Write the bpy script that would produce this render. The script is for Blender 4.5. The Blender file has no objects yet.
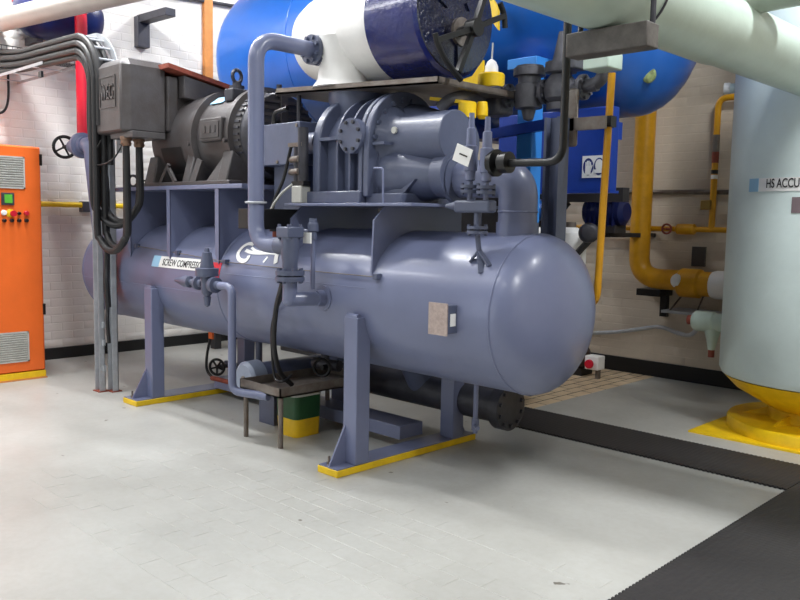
import bpy, bmesh, math, random
from mathutils import Vector, Matrix
random.seed(7)
SC = bpy.context.scene
COL = SC.collection
V = Vector
PI = math.pi

# ---------------------------------------------------------------- camera
FPX, PITCH, ROLL, YAW = 809.5, .09774, .01812, .7755
CAM = V((0, 0, 1.5))
_F = V((-math.sin(YAW)*math.cos(PITCH), math.cos(YAW)*math.cos(PITCH), -math.sin(PITCH)))
_R = V((math.cos(YAW), math.sin(YAW), 0))
_U = _R.cross(_F)
RT = _R*math.cos(ROLL) + _U*math.sin(ROLL)
UP = -_R*math.sin(ROLL) + _U*math.cos(ROLL)
cd = bpy.data.cameras.new('camera')
cd.sensor_width = 36; cd.lens = 36*FPX/800; cd.clip_start = .05
cam = bpy.data.objects.new('camera', cd)
COL.objects.link(cam)
m = Matrix.Identity(4)
for i in range(3):
    m[i][0], m[i][1], m[i][2], m[i][3] = RT[i], UP[i], -_F[i], CAM[i]
cam.matrix_world = m
SC.camera = cam

# ---------------------------------------------------------------- world, lamps, exposure
w = bpy.data.worlds.new('room_air'); SC.world = w; w.use_nodes = True
bg = w.node_tree.nodes['Background']
bg.inputs[0].default_value = (.86, .93, 1, 1); bg.inputs[1].default_value = .32
SC.view_settings.view_transform = 'Standard'
SC.view_settings.look = 'None'
SC.view_settings.exposure = 0.0
SC.view_settings.gamma = 1.0
SC.view_settings.use_curve_mapping = False
def area(name, loc, sx, sy, watt, col=(.98, .99, 1), rot=(0, 0, 0)):
    l = bpy.data.lights.new(name, 'AREA'); l.shape = 'RECTANGLE'; l.size = sx; l.size_y = sy
    l.energy = watt; l.color = col
    o = bpy.data.objects.new(name, l); COL.objects.link(o); o.location = loc; o.rotation_euler = rot
    return o
# rows of fluorescent battens under the ceiling
for (x, y, e) in ((-7.2, .2, 76), (-7.2, 2.6, 135), (-4.6, .2, 46), (-5.2, 2.9, 115), (-2.2, -.6, 42), (-7.0, 5.6, 70), (.8, 1.2, 150), (-.4, 4.3, 175)):
    area('batten_lamp', (x, y, 4.72), 1.5, .22, e)
# daylight added from an assumed, unseen door in the wall left of the camera
area('unseen_door_light', (-5.2, -3.3, 1.9), 3.6, 3.0, 60, (.9, .96, 1), (math.radians(90), 0, 0))

# ---------------------------------------------------------------- helpers
def P(x, y, ax, v):
    d = RT*((x-400)/FPX) - UP*((y-300)/FPX) + _F
    i = 'xyz'.index(ax)
    return CAM + d*((v-CAM[i])/d[i])
def proj(q):
    d = V(q)-CAM; z = d.dot(_F)
    return 400+FPX*d.dot(RT)/z, 300-FPX*d.dot(UP)/z
def lin(c):
    return tuple((v/12.92 if v <= .04045 else ((v+.055)/1.055)**2.4) for v in (k/255 for k in c))
MATS = {}
def mat(name, rgb, rough=.5, metal=0, var=.08, scale=6, bump=0, bscale=60, rgb2=None, coat=0, emit=0):
    if name in MATS: return MATS[name]
    M = bpy.data.materials.new(name); M.use_nodes = True
    nt = M.node_tree; n = nt.nodes; L = nt.links
    b = n['Principled BSDF']
    b.inputs['Roughness'].default_value = rough; b.inputs['Metallic'].default_value = metal
    b.inputs['Coat Weight'].default_value = coat; b.inputs['Coat Roughness'].default_value = .15
    c = lin(rgb); c2 = lin(rgb2) if rgb2 else tuple(k*(1-var*2.2) for k in c)
    tc = n.new('ShaderNodeTexCoord'); no = n.new('ShaderNodeTexNoise')
    no.inputs['Scale'].default_value = scale; no.inputs['Detail'].default_value = 6; no.inputs['Roughness'].default_value = .65
    L.new(tc.outputs['Object'], no.inputs['Vector'])
    r = n.new('ShaderNodeValToRGB'); r.color_ramp.elements[0].position = .35; r.color_ramp.elements[1].position = .65
    r.color_ramp.elements[0].color = (*c2, 1); r.color_ramp.elements[1].color = (*c, 1)
    L.new(no.outputs['Fac'], r.inputs['Fac']); L.new(r.outputs['Color'], b.inputs['Base Color'])
    if bump:
        n2 = n.new('ShaderNodeTexNoise'); n2.inputs['Scale'].default_value = bscale; n2.inputs['Detail'].default_value = 4
        L.new(tc.outputs['Object'], n2.inputs['Vector'])
        bp = n.new('ShaderNodeBump'); bp.inputs['Strength'].default_value = bump; bp.inputs['Distance'].default_value = .01
        L.new(n2.outputs['Fac'], bp.inputs['Height']); L.new(bp.outputs['Normal'], b.inputs['Normal'])
    if emit:
        L.new(r.outputs['Color'], b.inputs['Emission Color']); b.inputs['Emission Strength'].default_value = emit
    MATS[name] = M
    return M

class B:
    """collects faces in world coordinates; build() links them as one mesh object"""
    def __init__(s): s.v = []; s.f = []
    def add(s, vs, fs):
        o = len(s.v); s.v += [V(q) for q in vs]; s.f += [tuple(i+o for i in f) for f in fs]; return s
    def box(s, x0, x1, y0, y1, z0, z1, mx=None):
        vs = [V((x, y, z)) for z in (z0, z1) for y in (y0, y1) for x in (x0, x1)]
        if mx: vs = [mx @ q for q in vs]
        return s.add(vs, [(0, 2, 3, 1), (4, 5, 7, 6), (0, 1, 5, 4), (2, 6, 7, 3), (0, 4, 6, 2), (1, 3, 7, 5)])
    def bar(s, a, b, w, h, up=(0, 0, 1)):
        a, b = V(a), V(b); d = (b-a).normalized(); u = V(up); sd = d.cross(u).normalized(); u = sd.cross(d)
        vs = [q + sd*(i*w/2) + u*(j*h/2) for q in (a, b) for j in (-1, 1) for i in (-1, 1)]
        return s.add(vs, [(0, 2, 3, 1), (4, 5, 7, 6), (0, 1, 5, 4), (2, 6, 7, 3), (0, 4, 6, 2), (1, 3, 7, 5)])
    def lathe(s, a, d, prof, n=28):
        a = V(a); d = V(d).normalized()
        t = V((0, 0, 1)) if abs(d.z) < .9 else V((1, 0, 0))
        u = d.cross(t).normalized(); w_ = d.cross(u)
        vs = []; fs = []; rows = []
        for (h, r) in prof:
            if r <= 1e-6: rows.append([len(vs)]); vs.append(a+d*h)
            else:
                rows.append(list(range(len(vs), len(vs)+n)))
                vs += [a + d*h + (u*math.cos(2*PI*k/n) + w_*math.sin(2*PI*k/n))*r for k in range(n)]
        for A, C in zip(rows, rows[1:]):
            for k in range(n):
                k2 = (k+1) % n
                if len(A) == 1 and len(C) == 1: continue
                if len(A) == 1: fs.append((A[0], C[k2], C[k]))
                elif len(C) == 1: fs.append((A[k], A[k2], C[0]))
                else: fs.append((A[k], A[k2], C[k2], C[k]))
        if len(rows[0]) > 1: fs.append(tuple(reversed(rows[0])))
        if len(rows[-1]) > 1: fs.append(tuple(rows[-1]))
        return s.add(vs, fs)
    def cyl(s, a, b, r, r2=None, n=24):
        a, b = V(a), V(b)
        return s.lathe(a, b-a, [(0, r), ((b-a).length, r if r2 is None else r2)], n)
    def tube(s, pts, r, n=12, bend=0, seg=7):
        pts = [V(q) for q in pts]
        if bend:
            out = [pts[0]]
            for i in range(1, len(pts)-1):
                a, b, c = pts[i-1], pts[i], pts[i+1]
                d1 = (a-b); d2 = (c-b); R_ = min(bend, d1.length*.49, d2.length*.49)
                p1 = b+d1.normalized()*R_; p2 = b+d2.normalized()*R_
                for k in range(seg+1):
                    t = k/seg; out.append(p1*(1-t)**2 + b*(2*t*(1-t)) + p2*t*t)
            out.append(pts[-1]); pts = out
        q = [pts[0]]
        for p_ in pts[1:]:
            if (p_-q[-1]).length > 1e-5: q.append(p_)
        pts = q
        tn = []
        for i in range(len(pts)):
            d = (pts[min(i+1, len(pts)-1)]-pts[max(i-1, 0)]); tn.append(d.normalized())
        t = V((0, 0, 1)) if abs(tn[0].z) < .9 else V((1, 0, 0))
        u = tn[0].cross(t).normalized(); vs = []; fs = []
        for i, p_ in enumerate(pts):
            u = (u - tn[i]*u.dot(tn[i])).normalized(); w_ = tn[i].cross(u)
            vs += [p_ + (u*math.cos(2*PI*k/n)+w_*math.sin(2*PI*k/n))*r for k in range(n)]
        for i in range(len(pts)-1):
            for k in range(n):
                k2 = (k+1) % n; fs.append((i*n+k, i*n+k2, (i+1)*n+k2, (i+1)*n+k))
        fs.append(tuple(reversed(range(n)))); e = (len(pts)-1)*n; fs.append(tuple(range(e, e+n)))
        return s.add(vs, fs)
    def torus(s, c, nrm, R_, r, n=28, m_=8, a0=0, a1=2*PI):
        c = V(c); d = V(nrm).normalized(); t = V((0, 0, 1)) if abs(d.z) < .9 else V((1, 0, 0))
        u = d.cross(t).normalized(); w_ = d.cross(u)
        full = abs(a1-a0-2*PI) < 1e-6
        pts = [c + (u*math.cos(a0+(a1-a0)*k/n)+w_*math.sin(a0+(a1-a0)*k/n))*R_ for k in range(n+1)]
        return s.tube(pts, r, m_)
    def prism(s, poly, ext):
        n = len(poly); poly = [V(q) for q in poly]; e = V(ext)
        nr = V((0, 0, 0))
        for i in range(n): nr += poly[i].cross(poly[(i+1) % n])
        if nr.dot(e) > 0: poly.reverse()
        fs = [tuple(range(n)), tuple(range(2*n-1, n-1, -1))]
        fs += [(i, i+n, (i+1) % n+n, (i+1) % n) for i in range(n)]
        return s.add(poly+[q+e for q in poly], fs)
    def ball(s, c, r, d=(0, 0, 1), sq=1, n=20):
        return s.lathe(V(c)-V(d).normalized()*r*sq, d, [(r*sq*(1-math.cos(PI*k/10)), r*math.sin(PI*k/10) if 0 < k < 10 else 0) for k in range(11)], n)
    def flange(s, c, d, r, t, nb=8, br=None, n=28):
        c = V(c); d = V(d).normalized(); br = br or r*.11
        s.lathe(c-d*t/2, d, [(0, r), (t, r)], n)
        tt = V((0, 0, 1)) if abs(d.z) < .9 else V((1, 0, 0))
        u = d.cross(tt).normalized(); w_ = d.cross(u)
        for k in range(nb):
            a = 2*PI*(k+.5)/nb; q = c+(u*math.cos(a)+w_*math.sin(a))*r*.8
            s.lathe(q-d*(t/2+br*1.1), d, [(0, br), (t+br*2.2, br)], 6)
        return s
    def build(s, name, material, parent=None, bev=0, smooth=34, org=None):
        o_ = V(parent.matrix_world.translation) if parent else V(org or (0, 0, 0))
        me = bpy.data.meshes.new(name)
        me.from_pydata([q-o_ for q in s.v], [], s.f)
        bm = bmesh.new(); bm.from_mesh(me)
        bmesh.ops.recalc_face_normals(bm, faces=bm.faces)
        lim = math.radians(smooth)
        for f in bm.faces: f.smooth = True
        for e in bm.edges:
            if len(e.link_faces) == 2 and e.calc_face_angle(0) > lim: e.smooth = False
        bm.to_mesh(me); bm.free()
        me.materials.append(material)
        o = bpy.data.objects.new(name, me); COL.objects.link(o)
        if parent: o.parent = parent; o.matrix_parent_inverse = Matrix.Identity(4)
        else: o.location = o_
        o.matrix_world = Matrix.Translation(o_)
        if parent: o.location = (0, 0, 0)
        if bev:
            md = o.modifiers.new('bevel', 'BEVEL'); md.width = bev; md.segments = 2; md.limit_method = 'ANGLE'; md.angle_limit = math.radians(50)
        return o
def tag(o, label, cat, group=None):
    o['label'] = label; o['category'] = cat
    if group: o['group'] = group
    return o
def thing(name, label, cat, loc, group=None):
    o = bpy.data.objects.new(name, None); o.empty_display_size = .1; COL.objects.link(o)
    o.location = loc; o.matrix_world = Matrix.Translation(V(loc))
    return tag(o, label, cat, group)
def struct(o): o['kind'] = 'structure'; return o
def smooth(pts, k=8):
    pts = [V(q) for q in pts]; p_ = [pts[0]*2-pts[1]]+pts+[pts[-1]*2-pts[-2]]; out = []
    for i in range(1, len(p_)-2):
        a, b, c, d = p_[i-1:i+3]
        for j in range(k):
            t = j/k
            out.append(.5*((2*b)+(c-a)*t+(2*a-5*b+4*c-d)*t*t+(3*b-a-3*c+d)*t**3))
    return out+[pts[-1]]
def text_mesh(txt, size, depth=.002):
    cu = bpy.data.curves.new('t', 'FONT'); cu.body = txt; cu.size = size; cu.extrude = depth; cu.align_x = 'LEFT'; cu.offset = size*.010
    ob = bpy.data.objects.new('t', cu); COL.objects.link(ob)
    dg = bpy.context.evaluated_depsgraph_get(); dg.update()
    me = bpy.data.meshes.new_from_object(ob.evaluated_get(dg))
    vs = [q.co.copy() for q in me.vertices]; fs = [tuple(f.vertices) for f in me.polygons]
    bpy.data.objects.remove(ob); bpy.data.curves.remove(cu); bpy.data.meshes.remove(me)
    return vs, fs
def lettering(name, txt, size, fn, material, parent, depth=.002, width=None, bold=0):
    vs, fs = text_mesh(txt, size, depth)
    x0 = min(q.x for q in vs); x1 = max(q.x for q in vs); k = (width/(x1-x0)) if width else 1
    b = B(); b.add([fn((q.x-x0)*k, q.y, q.z) for q in vs], fs)
    return b.build(name, material, parent, smooth=20)

# ---------------------------------------------------------------- materials
blue = mat('bluegrey_gloss_paint', (114, 121, 151), .34, 0, .05, 2.5, .04, 18, coat=.12)
blue2 = mat('bluegrey_casting_paint', (86, 93, 117), .42, 0, .07, 5, .12, 40, coat=.1)
motorp = mat('grey_motor_paint', (80, 78, 80), .45, 0, .14, 4, .12, 70, rgb2=(66, 60, 59))
dkgrey = mat('dark_grey_iron', (66, 66, 74), .45, .1, .15, 9, .12, 60)
black = mat('black_paint', (17, 17, 19), .42, 0, .1, 12)
vgrey = mat('worn_valve_grey', (94, 94, 102), .42, .1, .15, 12, .15, 50)
rubber = mat('black_rubber_cable', (28, 28, 31), .5, 0, .12, 20)
galv = mat('galvanized_steel', (186, 190, 196), .5, .15, .09, 12, .05, 60)
dull = mat('dull_steel', (128, 122, 116), .45, .35, .15, 9, .05, 50, rgb2=(104, 92, 84))
yellow = mat('yellow_safety_paint', (246, 205, 22), .42, 0, .08, 9, .05, 40)
amber = mat('amber_pipe_paint', (224, 162, 24), .35, 0, .1, 6, .05, 40)
wallp = mat('white_painted_brick', (232, 229, 224), .6, 0, .03, 3, .1, 60)
wallb = mat('cream_painted_brick', (216, 204, 186), .65, 0, .06, 2.2, .1, 60)
skirtp = mat('black_skirting_paint', (22, 22, 24), .6, 0, .1, 14)
white = mat('white_paint', (238, 238, 236), .45, 0, .03, 9, .06, 30)
insul = mat('white_insulation_jacket', (240, 239, 236), .5, 0, .04, 5, .35, 9)
navy = mat('navy_insulation_coating', (22, 34, 106), .22, 0, .12, 8, .5, 26, coat=.5)
navyface = mat('navy_rough_coating', (18, 24, 56), .2, 0, .2, 30, 1.0, 42, coat=.6)
tankb = mat('blue_tank_paint', (28, 98, 188), .3, 0, .07, 2, .05, 9, coat=.3)
boxb = mat('dark_blue_paint', (24, 62, 158), .4, 0, .12, 4)
mint = mat('mint_insulation_paint', (196, 214, 202), .38, 0, .05, 3, .22, 9, coat=.2)
mintv = mat('pale_mint_vessel_paint', (222, 238, 236), .42, 0, .03, 3, .12, 30)
orange = mat('orange_cabinet_paint', (244, 112, 40), .42, 0, .04, 3, .03, 90)
red = mat('red_paint', (206, 22, 48), .4, 0, .06, 9)
rust = mat('rusty_red_oxide', (150, 72, 54), .7, 0, .16, 20, .1, 60)
litblue = mat('lit_blue_paint', (58, 140, 226), .4, 0, .05, 4)  # blue lightened so the shadowed bracket looks lit
timber = mat('orange_timber', (226, 150, 82), .6, 0, .12, 7)
paper = mat('white_label', (240, 240, 238), .5, 0, .01, 5)
ink = mat('black_ink', (22, 22, 26), .6, 0, .02, 5)
palebl = mat('pale_blue_print', (150, 196, 226), .5, 0, .02, 5)
greenp = mat('green_bucket_plastic', (24, 82, 40), .4, 0, .1, 10)
screen = mat('green_lcd', (90, 176, 60), .3, 0, .08, 30, emit=.25)
brass = mat('corroded_brass', (150, 120, 100), .4, .5, .15, 30)
creamt = mat('cream_floor_tile', (232, 208, 174), .5, 0, .08, 5, .05, 30)
grout = mat('dark_grout', (58, 48, 38), .8, 0, .1, 20)
lightgrey = mat('light_grey_plastic', (190, 190, 184), .45, 0, .05, 14)
coppery = mat('copper_nameplate', (190, 172, 165), .4, .3, .12, 40)

# floor paint: grey with scuffs and stains of their own shape
fl = bpy.data.materials.new('grey_floor_paint'); fl.use_nodes = True
nt = fl.node_tree; N = nt.nodes; Lk = nt.links; bs = N['Principled BSDF']; bs.inputs['Roughness'].default_value = .36
tc = N.new('ShaderNodeNewGeometry')
def noise(sc_, det=6, ro=.6):
    q = N.new('ShaderNodeTexNoise'); q.inputs['Scale'].default_value = sc_; q.inputs['Detail'].default_value = det; q.inputs['Roughness'].default_value = ro
    Lk.new(tc.outputs['Position' if 'Position' in tc.outputs else 'Object'], q.inputs['Vector']); return q
def ramp(src, p0, c0, p1, c1):
    q = N.new('ShaderNodeValToRGB'); q.color_ramp.elements[0].position = p0; q.color_ramp.elements[1].position = p1
    q.color_ramp.elements[0].color = c0; q.color_ramp.elements[1].color = c1; Lk.new(src, q.inputs['Fac']); return q
def mixc(f, a, b, typ='MIX'):
    q = N.new('ShaderNodeMixRGB'); q.blend_type = typ
    for s_, i in ((f, 0), (a, 1), (b, 2)):
        if hasattr(s_, 'links'): Lk.new(s_, q.inputs[i])
        else: q.inputs[i].default_value = s_
    return q
c_a = (*lin((188, 189, 185)), 1); c_b = (*lin((168, 168, 163)), 1)
base = ramp(noise(.9).outputs['Fac'], .35, c_b, .68, c_a)
fine = ramp(noise(26, 8, .7).outputs['Fac'], .3, (.93, .92, .9, 1), .6, (1, 1, 1, 1))
m1 = mixc(1.0, base.outputs['Color'], fine.outputs['Color'], 'MULTIPLY')
spot = ramp(noise(7, 3, .5).outputs['Fac'], .735, (0, 0, 0, 1), .75, (1, 1, 1, 1))
m2 = mixc(spot.outputs['Color'], m1.outputs['Color'], (*lin((112, 108, 100)), 1))
Lk.new(m2.outputs['Color'], bs.inputs['Base Color'])
rr = ramp(noise(2.2).outputs['Fac'], .3, (.3, .3, .3, 1), .7, (.46, .46, .46, 1)); Lk.new(rr.outputs['Color'], bs.inputs['Roughness'])
# mat rubber: raised dots
rm = bpy.data.materials.new('black_studded_rubber'); rm.use_nodes = True
nt = rm.node_tree; N = nt.nodes; Lk = nt.links; bs = N['Principled BSDF']; bs.inputs['Roughness'].default_value = .6
tc = N.new('ShaderNodeTexCoord'); vo = N.new('ShaderNodeTexVoronoi'); vo.inputs['Scale'].default_value = 32; vo.inputs['Randomness'].default_value = 0
Lk.new(tc.outputs['Object'], vo.inputs['Vector'])
q1 = ramp(vo.outputs['Distance'], .3, (*lin((18, 17, 18)), 1), .42, (*lin((42, 40, 41)), 1))
no = noise(1.5); q2 = ramp(no.outputs['Fac'], .3, (.75, .75, .75, 1), .7, (1.1, 1.08, 1.06, 1))
mm = mixc(1.0, q1.outputs['Color'], q2.outputs['Color'], 'MULTIPLY'); Lk.new(mm.outputs['Color'], bs.inputs['Base Color'])
bp = N.new('ShaderNodeBump'); bp.inputs['Strength'].default_value = .6; bp.inputs['Distance'].default_value = .006
Lk.new(vo.outputs['Distance'], bp.inputs['Height']); Lk.new(bp.outputs['Normal'], bs.inputs['Normal'])

# ---------------------------------------------------------------- room shell
XW, YW, CEIL = -8.4, 7.47, 5.0
floor = struct(B().box(-8.7, 4.2, -3.7, 7.8, -.12, 0).build('floor', fl))
wl = struct(B().box(XW-.3, XW-.004, -3.7, 7.8, 0, CEIL).build('wall_left', wallp))
wb = struct(B().box(-8.7, 4.2, YW+.004, YW+.3, 0, CEIL).build('wall_back', wallb))
struct(B().box(4.0, 4.3, -3.7, 7.8, 0, CEIL).build('wall_right', wallb))
wf = B(); wf.box(-8.7, -7.2, -3.7, -3.4, 0, CEIL); wf.box(-3.2, 4.3, -3.7, -3.4, 0, CEIL); wf.box(-7.2, -3.2, -3.7, -3.4, 3.5, CEIL)
shade = mat('fill_cutting_grey', (150, 148, 144), .7, 0, .05, 3)  # mid-grey on the unseen ceiling and front wall, chosen to cut fill light
struct(wf.build('wall_front', shade))
struct(B().box(-8.7, 4.3, -3.7, 7.8, CEIL, CEIL+.2).build('ceiling', shade))
struct(B().box(XW-.004, XW+.02, -3.4, YW, 0, .118).build('baseboard_left', skirtp, bev=.004))
struct(B().box(XW, 4, YW-.02, YW+.004, 0, .15).build('baseboard_back', skirtp, bev=.004))

def brick_mesh(name, ln, ht, axis, material, rel):
    # front face towards +local normal, chamfered edges; local: u along wall, z up
    c, d = rel; vs = []
    for (dd, ins) in ((0, 0), (d, c)):
        for (u, z) in ((ins, ins), (ln-ins, ins), (ln-ins, ht-ins), (ins, ht-ins)):
            vs.append((dd, u, z) if axis == 'x' else (u, -dd, z))
    me = bpy.data.meshes.new(name)
    me.from_pydata(vs, [], [(4, 5, 6, 7), (0, 1, 5, 4), (1, 2, 6, 5), (2, 3, 7, 6), (3, 0, 4, 7)])
    bm = bmesh.new(); bm.from_mesh(me)
    bmesh.ops.recalc_face_normals(bm, faces=bm.faces)
    c0 = max(bm.faces, key=lambda f: f.calc_area())
    if (axis == 'x' and c0.normal.x < 0) or (axis == 'y' and c0.normal.y > 0): bmesh.ops.reverse_faces(bm, faces=bm.faces)
    bm.to_mesh(me); bm.free(); me.materials.append(material); return me
def lay(wall, axis, u0, u1, z0, z1, windows, material, rel, cap=290):
    LN, HT, J = .226, .0785, .007
    me = brick_mesh('brick', LN, HT, axis, material, rel); rest = B(); n = 0; k = 0; z = z0
    while z+HT < z1:
        u = u0 - (LN+J)*.5*(k % 2)
        while u < u1:
            off = random.uniform(-1, .5)*rel[1]*.35
            loc = V((XW-.004+off, u, z)) if axis == 'x' else V((u, YW+.004-off, z))
            px, py = proj(loc + (V((0, LN/2, HT/2)) if axis == 'x' else V((LN/2, 0, HT/2))))
            if n < cap and any(a <= px <= c and b <= py <= d for a, b, c, d in windows):
                o = bpy.data.objects.new('brick', me); COL.objects.link(o); o.parent = wall; o.location = loc; n += 1
            else: rest.add([V(q.co)+loc for q in me.vertices], [tuple(f.vertices) for f in me.polygons])
            u += LN+J
        z += HT+J; k += 1
    o = rest.build('brickwork', material, wall); o['kind'] = 'stuff'
lay(wl, 'x', 1.2, 7.45, .122, 4.9, [(0, 78, 78, 150), (44, 150, 92, 340), (95, 0, 262, 72), (108, 140, 126, 340), (228, 70, 262, 100), (118, 300, 150, 335)], wallp, (.004, .0022))
lay(wb, 'y', -7.4, .5, .153, 4.9, [(614, 105, 735, 380), (690, 60, 740, 105), (598, 240, 616, 365), (745, 15, 800, 60)], wallb, (.003, .0013))

# painted floor tiles whose joints still show, and the bare cream tiles by the back wall
def tile_mesh(name, a, b, h, material, ch=.003):
    vs = [(i, j, 0) for j in (0, b) for i in (0, a)]+[(i, j, h) for j in (ch, b-ch) for i in (ch, a-ch)]
    me = bpy.data.meshes.new(name)
    me.from_pydata(vs, [], [(4, 5, 7, 6), (0, 1, 5, 4), (1, 3, 7, 5), (3, 2, 6, 7), (2, 0, 4, 6)]); me.materials.append(material); return me
tm = tile_mesh('floor_tile', .2265, .1115, .0014, fl, .0015)
tn = 0; j = 0; y = 1.62
while y < 3.0:
    x = -4.75+(.115 if j % 2 else 0)
    while x < -1.75:
        fade = abs(x+3.1)/1.5*.45+abs(y-2.4)/.9*.35
        if random.random() > fade and tn < 260:
            px, py = proj((x, y, 0))
            if px > -20 and py < 610:
                o = bpy.data.objects.new('floor_tile', tm); COL.objects.link(o); o.parent = floor
                o.location = (x, y, random.uniform(0, .0003)); tn += 1
        x += .23
    y += .115; j += 1
struct_bed = B().box(-5.0, -3.745, 5.34, YW, 0, .0012).build('tile_bed', grout, floor)
ct = tile_mesh('cream_tile', .1045, .224, .0022, creamt, .001)
i = 0; x = -4.8965
while x < -3.73-.1:
    y = 5.345+(.117 if i % 2 else 0)-.117
    while y < YW-.05:
        if y > 5.2:
            o = bpy.data.objects.new('cream_tile', ct); COL.objects.link(o); o.parent = floor; o.location = (x, y, random.uniform(-.0005, .0005))
        y += .236
    x += .1165; i += 1
# rubber matting with a toothed edge
def toothed(x0, x1, y0, y1, edges, p=.028, a=.011):
    pts = []
    def side(a0, b0, out, on_):
        a0, b0 = V(a0), V(b0); n = max(2, int((b0-a0).length/p)) if on_ else 1
        for k in range(n):
            t = a0.lerp(b0, k/n); pts.append(t)
            if on_:
                pts.append(a0.lerp(b0, (k+.35)/n)); pts.append(a0.lerp(b0, (k+.45)/n)+V(out)*a); pts.append(a0.lerp(b0, (k+.9)/n)+V(out)*a)
    side((x0, y0, 0), (x1, y0, 0), (0, -1, 0), 's' in edges); side((x1, y0, 0), (x1, y1, 0), (1, 0, 0), 'e' in edges)
    side((x1, y1, 0), (x0, y1, 0), (0, 1, 0), 'n' in edges); side((x0, y1, 0), (x0, y0, 0), (-1, 0, 0), 'w' in edges)
    return [q+V((0, 0, .0005)) for q in pts]
b = B().prism(toothed(-3.85, -1.562, 4.79, 5.335, 'sn'), (0, 0, .012))
tag(b.build('rubber_mat', rm, org=(-3, 5, 0)), 'narrow strip of black studded rubber matting passing behind the blue-grey vessel', 'mat')
b = B().prism(toothed(-1.55, 1.2, 1.0, 5.36, 'w'), (0, 0, .012))
tag(b.build('rubber_mat', rm, org=(0, 3, 0)), 'wide black studded rubber mat filling the bottom right corner of the floor', 'mat')

# ---------------------------------------------------------------- oil separator vessel
AY, AZ, AR = 3.66, 1.0025, .439
XL, XR, HD = -7.19, -2.53, .235
def on_vessel(px, py, off=0.0):
    d = RT*((px-400)/FPX) - UP*((py-300)/FPX) + _F
    oy, oz = CAM.y-AY, CAM.z-AZ; r = AR+off
    a = d.y**2+d.z**2; bb = 2*(oy*d.y+oz*d.z); c = oy*oy+oz*oz-r*r
    t = (-bb-math.sqrt(max(0, bb*bb-4*a*c)))/(2*a)
    return CAM+d*t
def wrap(x, th, off):           # point on the vessel skin; th = angle above horizontal on the camera side
    r = AR+off
    return V((x, AY-r*math.cos(th), AZ+r*math.sin(th)))
ves = thing('oil_separator', 'long blue-grey horizontal oil separator vessel on yellow-edged feet', 'pressure vessel', (-4.8, AY, 0))
prof = [(XL-HD*math.cos(PI/2*k/12), AR*math.sin(PI/2*k/12)) for k in range(13)]
prof += [(XR+HD*math.sin(PI/2*k/12), AR*math.cos(PI/2*k/12) if k < 12 else 0) for k in range(13)]
prof[0] = (prof[0][0], 0)
B().lathe((0, AY, AZ), (1, 0, 0), prof, 72).build('shell', blue, ves, smooth=50)
for x in (XL, -5.0, XR): B().torus((x, AY, AZ), (1, 0, 0), AR-.001, .006, 72, 6).build('weld_seam', blue, ves)
for zz in (AZ-.06,):
    yy = AY-math.sqrt(AR**2-(zz-AZ)**2)
    B().cyl((XL, yy+.002, zz), (-5.0, yy+.002, zz), .0045, n=6).build('weld_seam', blue, ves)
thu = math.asin(.10/AR)
B().cyl(wrap(-5.0, thu, -.002), wrap(-3.46, thu, -.002), .0035, n=6).build('weld_seam', blue, ves)
for (fx0, fx1) in ((-6.08, -5.86), (-3.635, -3.457)):
    cx = (fx0+fx1)/2
    ft = B().box(fx0, fx1, 3.03, 4.30, .0, .042).build('base_beam', yellow, ves, bev=.004)
    B().box(fx0+.006, fx1-.006, 3.036, 4.29, .042, .048).build('top_plate', blue, ft)
    for (ly, sg) in ((3.22, 1), (4.1, -1)):
        lw = .058; cl = cx+(.05 if cx < -5 else .035); top = AZ-math.sqrt(max(0, (AR)**2-(ly+.05*sg-AY)**2))+.13
        lg = B().box(cl-lw, cl+lw, ly-.05, ly+.06, .048, top).build('leg', blue, ves, bev=.006)
        B().cyl((cl-lw+.01, ly-.028, top), (cl+lw-.01, ly-.028, top), .02, n=10).build('cap', blue, lg)
        g0 = ly-.05 if sg > 0 else ly+.06
        B().prism([(cl-.045, g0, .048), (cl-.045, g0-.125*sg, .048), (cl-.045, g0, .28)], (.012, 0, 0)).build('gusset', blue, ves)
        by = 3.07 if sg > 0 else 4.25
        bo = B(); bo.cyl((cx-.03, by, .045), (cx-.03, by, .10), .008, n=8); bo.cyl((cx-.03, by, .048), (cx-.03, by, .064), .016, n=6)
        bo.build('anchor_bolt', dull, ves)
# motor saddles: transverse plates with a flanged front edge
DZ = 1.735
for x in (-6.35, -5.71, -5.03):
    poly = [(x, 3.25, 1.165), (x, 3.25, DZ-.03)]+[(x, 4.07, DZ-.03), (x, 4.07, 1.165)]
    arc = [(x, AY+(AR-.004)*math.cos(a), AZ+(AR-.004)*math.sin(a)) for a in [math.radians(d) for d in range(24, 157, 6)]]
    s_ = B(); s_.prism(poly+arc, (.012, 0, 0)); pl = s_.build('saddle_plate', blue, ves)
    f_ = B(); f_.prism([(x-.035, 3.245, 1.23), (x+.012, 3.245, 1.16), (x+.012, 3.245, DZ-.03), (x-.035, 3.245, DZ-.03)], (0, .01, 0)); f_.build('flange_edge', blue, pl)
B().box(-6.78, -4.72, 3.24, 4.08, DZ-.03, DZ).build('motor_deck', blue, ves, bev=.003)
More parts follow.
